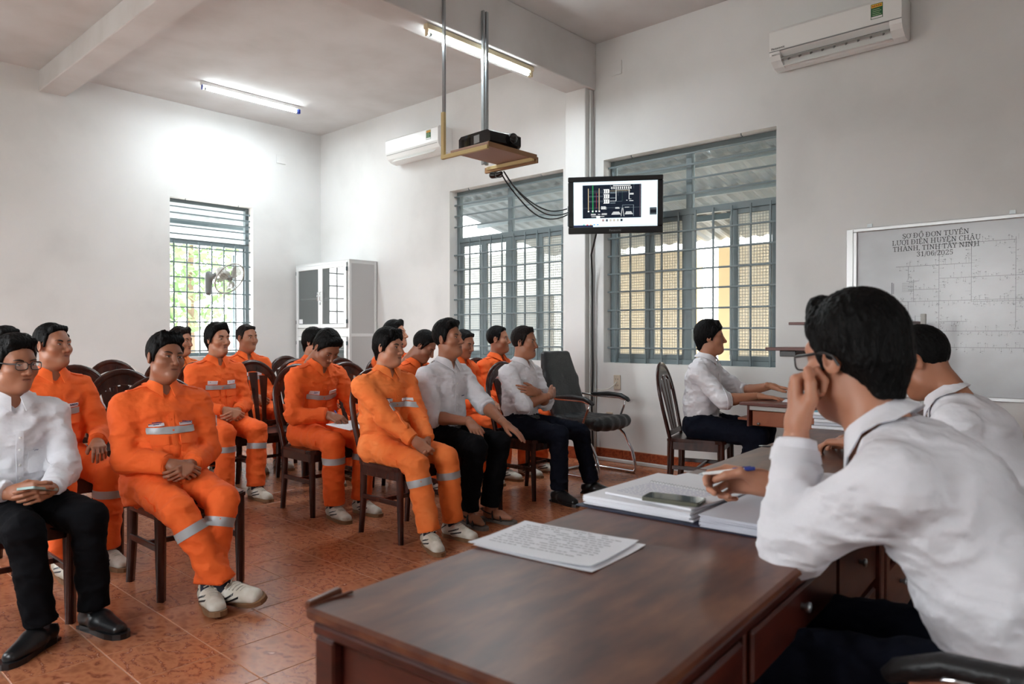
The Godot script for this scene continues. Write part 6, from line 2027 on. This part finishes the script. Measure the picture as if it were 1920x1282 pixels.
func pose_hands(kind: String) -> Array:
	match kind:
		"clasp": return [[Vector3(0.24, 0.11, -0.055), Vector3(0.55, -0.25, 0.75), Vector3(-0.4, -0.3, 0.7), "clasp"], [Vector3(0.255, 0.125, 0.06), Vector3(0.5, -0.35, -0.8), Vector3(-0.5, -0.5, -0.6), "clasp"]]
		"low": return [[Vector3(0.36, 0.05, -0.05), Vector3(0.45, -0.75, 0.55), Vector3(-0.6, -0.2, 0.7), "clasp"], [Vector3(0.37, 0.07, 0.06), Vector3(0.4, -0.7, -0.6), Vector3(-0.6, -0.2, -0.7), "clasp"]]
		"thighs": return [[Vector3(0.27, 0.115, -0.13), Vector3(0.9, -0.22, 0.3), Vector3(-0.1, -1, 0.0), "relax"], [Vector3(0.27, 0.115, 0.13), Vector3(0.9, -0.22, -0.3), Vector3(-0.1, -1, 0.0), "relax"]]
		"crossed": return [[Vector3(0.185, 0.27, 0.06), Vector3(-0.25, 0.15, 1.0), Vector3(-1, 0, -0.2), "relax", Vector3(0.1, -1.0, -0.9)], [Vector3(0.225, 0.235, -0.06), Vector3(-0.2, 0.15, -1.0), Vector3(-1, 0, 0.2), "relax", Vector3(0.1, -1.0, 0.9)]]
	return []

var badge_text: Mesh
var shirt_text: Mesh
var bar_mesh: Mesh

func people_materials() -> void:
	var oc := mat("orange_cloth", Color(1, 1, 1), 0.85)
	oc.albedo_texture = noise_tex(0.01, [[0.0, rgb(236, 92, 28)], [0.5, rgb(243, 101, 34)], [1.0, rgb(247, 110, 42)]], 51, 256, false, 4)
	oc.uv1_triplanar = true; oc.uv1_scale = Vector3.ONE * 2.0
	oc.normal_enabled = true; oc.normal_texture = bump_tex(0.02, 61, 512); oc.normal_scale = 0.55
	var of := mat("orange_faded", Color(1, 1, 1), 0.85)
	of.albedo_texture = noise_tex(0.01, [[0.0, rgb(240, 112, 44)], [0.5, rgb(245, 126, 56)], [1.0, rgb(248, 142, 76)]], 52, 256, false, 4)
	of.uv1_triplanar = true; of.uv1_scale = Vector3.ONE * 1.4
	of.normal_enabled = true; of.normal_texture = oc.normal_texture; of.normal_scale = 0.55
	var wc := mat("white_cloth", rgb(226, 225, 230), 0.8)
	wc.normal_enabled = true; wc.normal_texture = oc.normal_texture; wc.normal_scale = 0.4; wc.uv1_triplanar = true; wc.uv1_scale = Vector3.ONE * 1.6
	mat("navy_cloth", rgb(22, 25, 36), 0.9); mat("black_cloth", rgb(17, 17, 20), 0.9)
	M.navy_cloth.metallic_specular = 0.2; M.black_cloth.metallic_specular = 0.2
	mat("reflective", rgb(176, 178, 180), 0.45, 0.25)
	mat("patch_white", rgb(226, 226, 232), 0.8); mat("patch_ink", rgb(44, 52, 110), 0.8)
	var tones := [rgb(176, 120, 92), rgb(164, 109, 82), rgb(184, 128, 101), rgb(150, 98, 73)]
	for k in 4:
		var m := mat("skin_%d" % k, tones[k], 0.48)
		m.subsurf_scatter_enabled = true; m.subsurf_scatter_strength = 0.08
		mat("lips_%d" % k, (tones[k] as Color).lerp(rgb(118, 48, 48), 0.55), 0.45)
	mat("eye_white", rgb(214, 204, 196), 0.25); mat("eye_dark", rgb(24, 18, 16), 0.35)
	var hm := mat("hair_black", rgb(13, 12, 12), 0.55)
	hm.metallic_specular = 0.22
	hm.normal_enabled = true; hm.normal_texture = bump_tex(0.06, 71, 256); hm.normal_scale = 0.6; hm.uv1_triplanar = true; hm.uv1_scale = Vector3(14, 3, 9)
	var hb := mat("hair_brown", rgb(30, 24, 22), 0.55)
	hb.metallic_specular = 0.22
	hb.normal_enabled = true; hb.normal_texture = hm.normal_texture; hb.normal_scale = 0.6; hb.uv1_triplanar = true; hb.uv1_scale = Vector3(14, 3, 9)
	var sw := mat("shoe_white", Color(1, 1, 1), 0.6)
	sw.albedo_texture = noise_tex(0.02, [[0.0, rgb(186, 176, 158)], [0.6, rgb(214, 208, 196)], [1.0, rgb(226, 222, 214)]], 55, 128, false, 3)
	sw.uv1_triplanar = true; sw.uv1_scale = Vector3.ONE * 4.0
	mat("shoe_black", rgb(24, 24, 26), 0.3); mat("sole_gum", rgb(128, 92, 62), 0.7); mat("sole_grey", rgb(104, 98, 92), 0.7); mat("lace_grey", rgb(196, 190, 178), 0.8)
	mat("sock_grey", rgb(70, 72, 78), 0.9); mat("sock_dark", rgb(34, 36, 48), 0.9)
	var lg := mat("lens_glass", Color(0.9, 0.95, 0.97, 0.12), 0.03)
	lg.transparency = BaseMaterial3D.TRANSPARENCY_ALPHA
	badge_text = words("EVNSPC", 0.0145, false, true)
	shirt_text = words("⊕EVNSPC", 0.009, false, true)
	var b := BoxMesh.new()
	b.size = Vector3(0.05, 0.0038, 0.0006)
	bar_mesh = b

func build_people() -> void:
	shoe_shapes()
	var R := 5.47
	# front row, from the left
	var seats := []
	var cl := func(x: float, z: float, label: String, deg := 0.0) -> void: seats.append([x, z, deg, label])
	var p1 := person({"x": 5.42, "z": 5.005, "y": 0.497, "yaw": 4, "lean": 2, "hy": 16, "hp": -3, "top": "white", "legs": M.black_cloth, "shoe": "dress", "skin": 1, "hair": 0, "face": 1, "glasses": true, "seed": 3, "cell": 0.011, "hcell": 0.0038, "bulk": 1.08, "s": 0.92,
		"hands": [[Vector3(0.315, 0.105, -0.06), Vector3(0.6, 0.0, 0.7), Vector3(-0.4, -0.2, 0.8), "hold"], [Vector3(0.295, 0.11, 0.09), Vector3(0.7, 0.1, -0.55), Vector3(-0.3, -0.2, -0.8), "hold"]],
		"feet": [[0.41, -0.2, 12, 0], [0.43, 0.02, -55, 0]],
		"label": "man in glasses, white shirt and black trousers holding a phone, far left"})
	cl.call(5.44, 5.03, "dark wooden chair under the man in glasses at the far left")
	var ph: Transform3D = p1.hand[1]
	phone(ph.origin + ph.basis.x.normalized() * 0.085 - ph.basis.y.normalized() * 0.022, Basis(ph.basis.x.normalized(), ph.basis.z.normalized() * -1.0, ph.basis.y.normalized()).orthonormalized(), "pale green mobile phone in the hands of the man in glasses", M.phone_mint)
	person({"x": 5.41, "z": 4.36, "y": 0.505, "yaw": -4, "lean": -4, "hy": 14, "hp": 4, "hr": -6, "skin": 3, "hair": 4, "face": 1, "seed": 8, "cell": 0.011, "hcell": 0.0038, "bulk": 1.16, "fat": 0.014, "s": 0.92, "hs": 1.02, "arm_badge": true,
		"feet": [[0.50, -0.04, -8, 4], [0.57, -0.08, 24, 6, 0.012, 26]], "knees": 0.45,
		"label": "stocky man in orange workwear with crossed feet and clasped hands, front row"})
	cl.call(5.47, 4.29, "dark wooden chair under the man with crossed feet")
	person({"x": 5.44, "z": 3.02, "yaw": 0, "lean": -1, "hy": 17, "hp": -2, "skin": 2, "hair": 2, "face": 1, "seed": 12, "cell": 0.011, "hcell": 0.0038, "cloth": M.orange_faded, "legs": M.orange_faded, "bulk": 1.08, "s": 0.94,
		"hands": pose_hands("low"), "feet": [[0.46, -0.17, 6, 0], [0.52, 0.08, -22, 0]],
		"label": "man in faded orange workwear with hands clasped between his knees, front row"})
	cl.call(5.57, 2.98, "dark wooden chair under the man in faded orange")
	person({"x": 5.36, "z": 2.46, "yaw": 2, "lean": 2, "hy": 15, "hp": 7, "top": "white", "sleeve": "rolled", "shoe": "sandal", "skin": 1, "hair": 0, "seed": 16, "cell": 0.011, "hcell": 0.0038, "s": 1.01, "legs": M.black_cloth,
		"hands": [[Vector3(0.40, 0.10, -0.16), Vector3(0.8, -0.45, -0.1), Vector3(-0.3, -0.9, 0.1), "flat"], [Vector3(0.29, 0.12, 0.06), Vector3(0.75, -0.4, 0.3), Vector3(-0.2, -0.9, -0.2), "relax"]],
		"feet": [[0.40, -0.02, 10, 0], [0.36, 0.14, -12, 0]],
		"label": "man in white shirt with rolled sleeves and black sandals, looking up, hand on knee"})
	cl.call(5.44, 2.38, "dark wooden chair under the man in sandals")
	person({"x": 5.36, "z": 1.66, "yaw": 6, "lean": 0, "hy": 13, "hp": -1, "top": "white", "sleeve": "rolled", "shoe": "dress", "skin": 1, "hair": 5, "hairm": M.hair_brown, "face": 2, "seed": 20, "cell": 0.011, "hcell": 0.0038, "s": 0.97,
		"hands": pose_hands("crossed"), "feet": [[0.46, -0.30, 12, 0], [0.42, 0.10, -14, 0]],
		"label": "man in white shirt with folded arms at the right end of the front row"})
	cl.call(5.42, 1.62, "dark wooden chair under the man with folded arms")
	# second row
	person({"x": 4.52, "z": 4.61, "yaw": 6, "hy": 22, "hp": 4, "skin": 1, "hair": 3, "face": 0, "seed": 24, "hands": pose_hands("thighs"), "s": 0.965, "arm_badge": true,
		"label": "man in orange workwear behind the man in glasses, hand on thigh"})
	cl.call(4.55, 4.64, "dark wooden chair behind the man in glasses")
	var p5 := person({"x": 4.55, "z": 2.98, "yaw": 0, "lean": 9, "bend": 12, "hy": 4, "hp": -42, "skin": 3, "hair": 1, "face": 0, "seed": 28, "cell": 0.011, "s": 0.99,
		"hands": [[Vector3(0.34, 0.13, -0.17), Vector3(0.8, -0.1, 0.5), Vector3(0.1, -0.6, 0.6), "hold"], [Vector3(0.30, 0.15, 0.08), Vector3(0.85, -0.25, -0.3), Vector3(-0.2, -0.8, -0.45), "pen"]],
		"label": "man in orange workwear bent over, writing on a sheet on his knee"})
	cl.call(4.64, 2.98, "dark wooden chair under the man who is writing")
	var hx: Transform3D = p5.hand[1]
	pen(hx.origin + hx.basis.x.normalized() * 0.125 - hx.basis.y.normalized() * 0.055, Vector3(-0.55, 0.75, 0.2), "pen in the hand of the man writing on his knee", M.ink_blue)
	var pw := thing("writing_paper", "white sheet on the knee of the man writing", "paper", hx.origin + Vector3(0.13, -0.062, -0.10))
	pw.basis = Basis.from_euler(Vector3(0.0, 0.25, -0.12))
	obj("sheet", Geo.new().box(Transform3D(), Vector3(0.21, 0.006, 0.297), 0.001), M.paper, pw)
	person({"x": 4.47, "z": 2.07, "yaw": 8, "lean": 12, "bend": 10, "hy": 22, "hp": -34, "skin": 3, "hair": 5, "face": 2, "seed": 32, "s": 0.98, "label": "man in orange looking down, between the faded-orange man and the man in sandals"})
	cl.call(4.55, 2.03, "dark wooden chair under the man looking down in the second row")
	person({"x": 4.50, "z": 1.50, "yaw": 4, "hy": 8, "hp": -14, "skin": 1, "hair": 3, "face": 1, "seed": 36, "hands": pose_hands("thighs"), "s": 0.95, "label": "man in orange partly hidden behind the man in sandals"})
	cl.call(4.55, 1.50, "dark wooden chair behind the man in sandals")
	person({"x": 4.50, "z": 1.04, "yaw": 4, "hy": 26, "hp": 4, "skin": 1, "hair": 3, "face": 1, "seed": 40, "s": 0.99, "label": "man in orange partly hidden behind the man with folded arms"})
	cl.call(4.55, 1.04, "dark wooden chair behind the man with folded arms")
	# third row
	person({"x": 3.57, "z": 3.23, "yaw": 0, "hy": 12, "hp": 3, "skin": 0, "hair": 1, "face": 2, "seed": 44, "cell": 0.012, "s": 1.0, "feet": [[0.46, -0.08, 6, 0], [0.42, 0.14, -6, 0]], "label": "man in orange with clasped hands below the fan window, nearest to it"})
	cl.call(3.60, 3.24, "dark wooden chair under the man with clasped hands below the window")
	person({"x": 3.54, "z": 4.62, "yaw": 4, "hy": 20, "skin": 0, "hair": 0, "seed": 48, "s": 0.94, "cell": 0.016, "label": "man whose dark hair shows behind the man in glasses"})
	cl.call(3.60, 4.62, "dark wooden chair at the left edge of the third row")
	person({"x": 3.56, "z": 2.38, "yaw": 4, "hy": 24, "hp": -4, "skin": 2, "hair": 2, "seed": 52, "s": 0.965, "cell": 0.016, "label": "man in orange almost hidden behind the man writing"})
	cl.call(3.60, 2.37, "dark wooden chair behind the man writing")
	person({"x": 3.54, "z": 1.46, "yaw": 6, "hy": 24, "hp": 8, "skin": 2, "hair": 1, "face": 2, "seed": 56, "s": 1.06, "cell": 0.014, "label": "tall man in orange behind the faded-orange man, looking up"})
	cl.call(3.60, 1.44, "dark wooden chair under the tall man in the third row")
	# fourth row
	person({"x": 2.62, "z": 3.12, "yaw": 6, "hy": 26, "hp": 0, "skin": 0, "hair": 1, "hairm": M.hair_brown, "face": 0, "seed": 60, "s": 0.97, "cell": 0.014, "cloth": M.orange_faded, "label": "man in pale orange below the left edge of the fan window"})
	cl.call(2.68, 3.12, "dark wooden chair in the last row, left of the window's middle")
	person({"x": 2.62, "z": 2.50, "yaw": 0, "hy": 14, "hp": 2, "skin": 1, "hair": 3, "hairm": M.hair_brown, "face": 1, "seed": 64, "s": 1.01, "cell": 0.014, "bulk": 1.12, "label": "broad man in orange below the right edge of the fan window"})
	cl.call(2.68, 2.50, "dark wooden chair in the last row, under the broad man")
	# the man at the computer desk
	person({"x": 6.42, "z": 0.78, "yaw": 12, "lean": 4, "hy": 14, "hp": 2, "top": "white", "sleeve": "rolled", "shoe": "dress", "skin": 0, "hair": 2, "face": 2, "seed": 68, "cell": 0.011, "hcell": 0.0038, "s": 1.03,
		"hands": [[Vector3(0.46, 0.30, -0.14), Vector3(0.95, -0.15, -0.05), Vector3(-0.15, -1, 0.1), "flat", Vector3(-0.3, -0.8, -0.5)], [Vector3(0.41, 0.24, 0.07), Vector3(0.95, -0.08, -0.1), Vector3(-0.1, -1, 0.0), "flat", Vector3(-0.3, -0.7, 0.7)]],
		"feet": [[0.36, -0.12, 0, 0], [0.30, 0.12, -8, 0]],
		"label": "man in white shirt sitting at the small computer desk by the right window"})
	cl.call(6.42, 0.80, "dark wooden chair with a tall slatted back at the computer desk", 16.0)
	# the two men behind the long desk
	person({"x": 8.90, "z": 4.21, "y": 0.572, "arm": 0.92, "yaw": 180, "lean": 31, "bend": 9, "hy": -22, "hp": -6, "top": "white", "shoe": "dress", "skin": 2, "hair": 1, "face": 2, "glasses": true, "front": false, "seed": 72, "cell": 0.0085, "hcell": 0.003, "handcell": 0.0032, "s": 1.05, "fold": 0.009, "foldf": 6.0, "shirt_hem": 0.02,
		"hands": [[Vector3(0.395, 0.42, -0.075), Vector3(0.1, 0.95, 0.2), Vector3(-0.8, 0.1, 0.45), "chin", Vector3(0.3, -1.0, -0.1)], [Vector3(0.53, 0.268, 0.12), Vector3(0.95, 0.0, -0.12), Vector3(0.0, -0.4, -0.9), "pen", Vector3(0.1, -0.6, 0.8)]],
		"label": "man in glasses and white shirt seen from behind, chin on hand, near desk"})
	pen(Vector3(8.19, 0.868, 4.165), Vector3(0.1, 0.02, -0.03), "white and blue pen in the hand of the man in the foreground", M.ink_blue)
	person({"x": 8.70, "z": 2.88, "y": 0.55, "yaw": 180, "lean": 27, "bend": 10, "hy": -2, "hp": -28, "top": "white", "shoe": "dress", "skin": 1, "hair": 3, "face": 1, "front": false, "seed": 76, "cell": 0.012, "s": 1.0,
		"hands": [[Vector3(0.5, 0.27, -0.1), Vector3(0.9, -0.1, 0.2), Vector3(0, -1, 0), "relax"], [Vector3(0.5, 0.27, 0.1), Vector3(0.9, -0.1, -0.2), Vector3(0, -1, 0), "relax"]],
		"label": "man in white shirt with bowed head behind the man in the foreground"})
	for c: Array in seats: chair(Vector3(c[0], 0, c[1]), c[2], c[3])
	build_armchair(Vector3(8.94, 0, 4.21), 180.0, "black leather armchair with chrome arms under the man in the foreground")
	desk_chair(Vector3(8.77, 0, 2.86), "black padded chair with chrome legs under the man with bowed head")

func desk_chair(at: Vector3, label: String) -> void:
	var t := thing("desk_chair", label, "chair", at, PI)
	obj("seat", Field.new().build([["c", Vector3(-0.17, 0.42, -0.16), Vector3(-0.17, 0.42, 0.16), 0.035, 0.035, 0.03], ["c", Vector3(0.17, 0.42, -0.16), Vector3(0.17, 0.42, 0.16), 0.035, 0.035, 0.03], ["c", Vector3(0, 0.42, -0.17), Vector3(0, 0.42, 0.17), 0.037, 0.037, 0.12], ["c", Vector3(-0.1, 0.42, 0), Vector3(0.1, 0.42, 0), 0.038, 0.038, 0.12, Vector3(0, 0, 1), 4.0]], 0.012).mesh(), M.black_leather, t)
	obj("backrest", Field.new().build([["c", Vector3(-0.26, 0.62, -0.17), Vector3(-0.26, 0.62, 0.17), 0.025, 0.025, 0.03], ["c", Vector3(-0.29, 0.85, -0.16), Vector3(-0.29, 0.85, 0.16), 0.022, 0.022, 0.03], ["c", Vector3(-0.275, 0.73, -0.13), Vector3(-0.275, 0.73, 0.13), 0.024, 0.024, 0.2, Vector3(0, 1, 0), 4.0]], 0.012).mesh(), M.black_leather, t)
	for s: float in [-1.0, 1.0]:
		obj("frame_tube", Geo.new().tube([Vector3(-0.3, 0.85, s * 0.2), Vector3(-0.24, 0.45, s * 0.22), Vector3(-0.2, 0.38, s * 0.22), Vector3(0.2, 0.38, s * 0.22)], 0.011, 8), M.chrome, t)
		obj("leg", Geo.new().tube([Vector3(0.19, 0.38, s * 0.22), Vector3(0.23, 0.02, s * 0.23)], 0.011, 8), M.chrome, t)
		obj("leg", Geo.new().tube([Vector3(-0.2, 0.38, s * 0.22), Vector3(-0.25, 0.02, s * 0.23)], 0.011, 8), M.chrome, t)
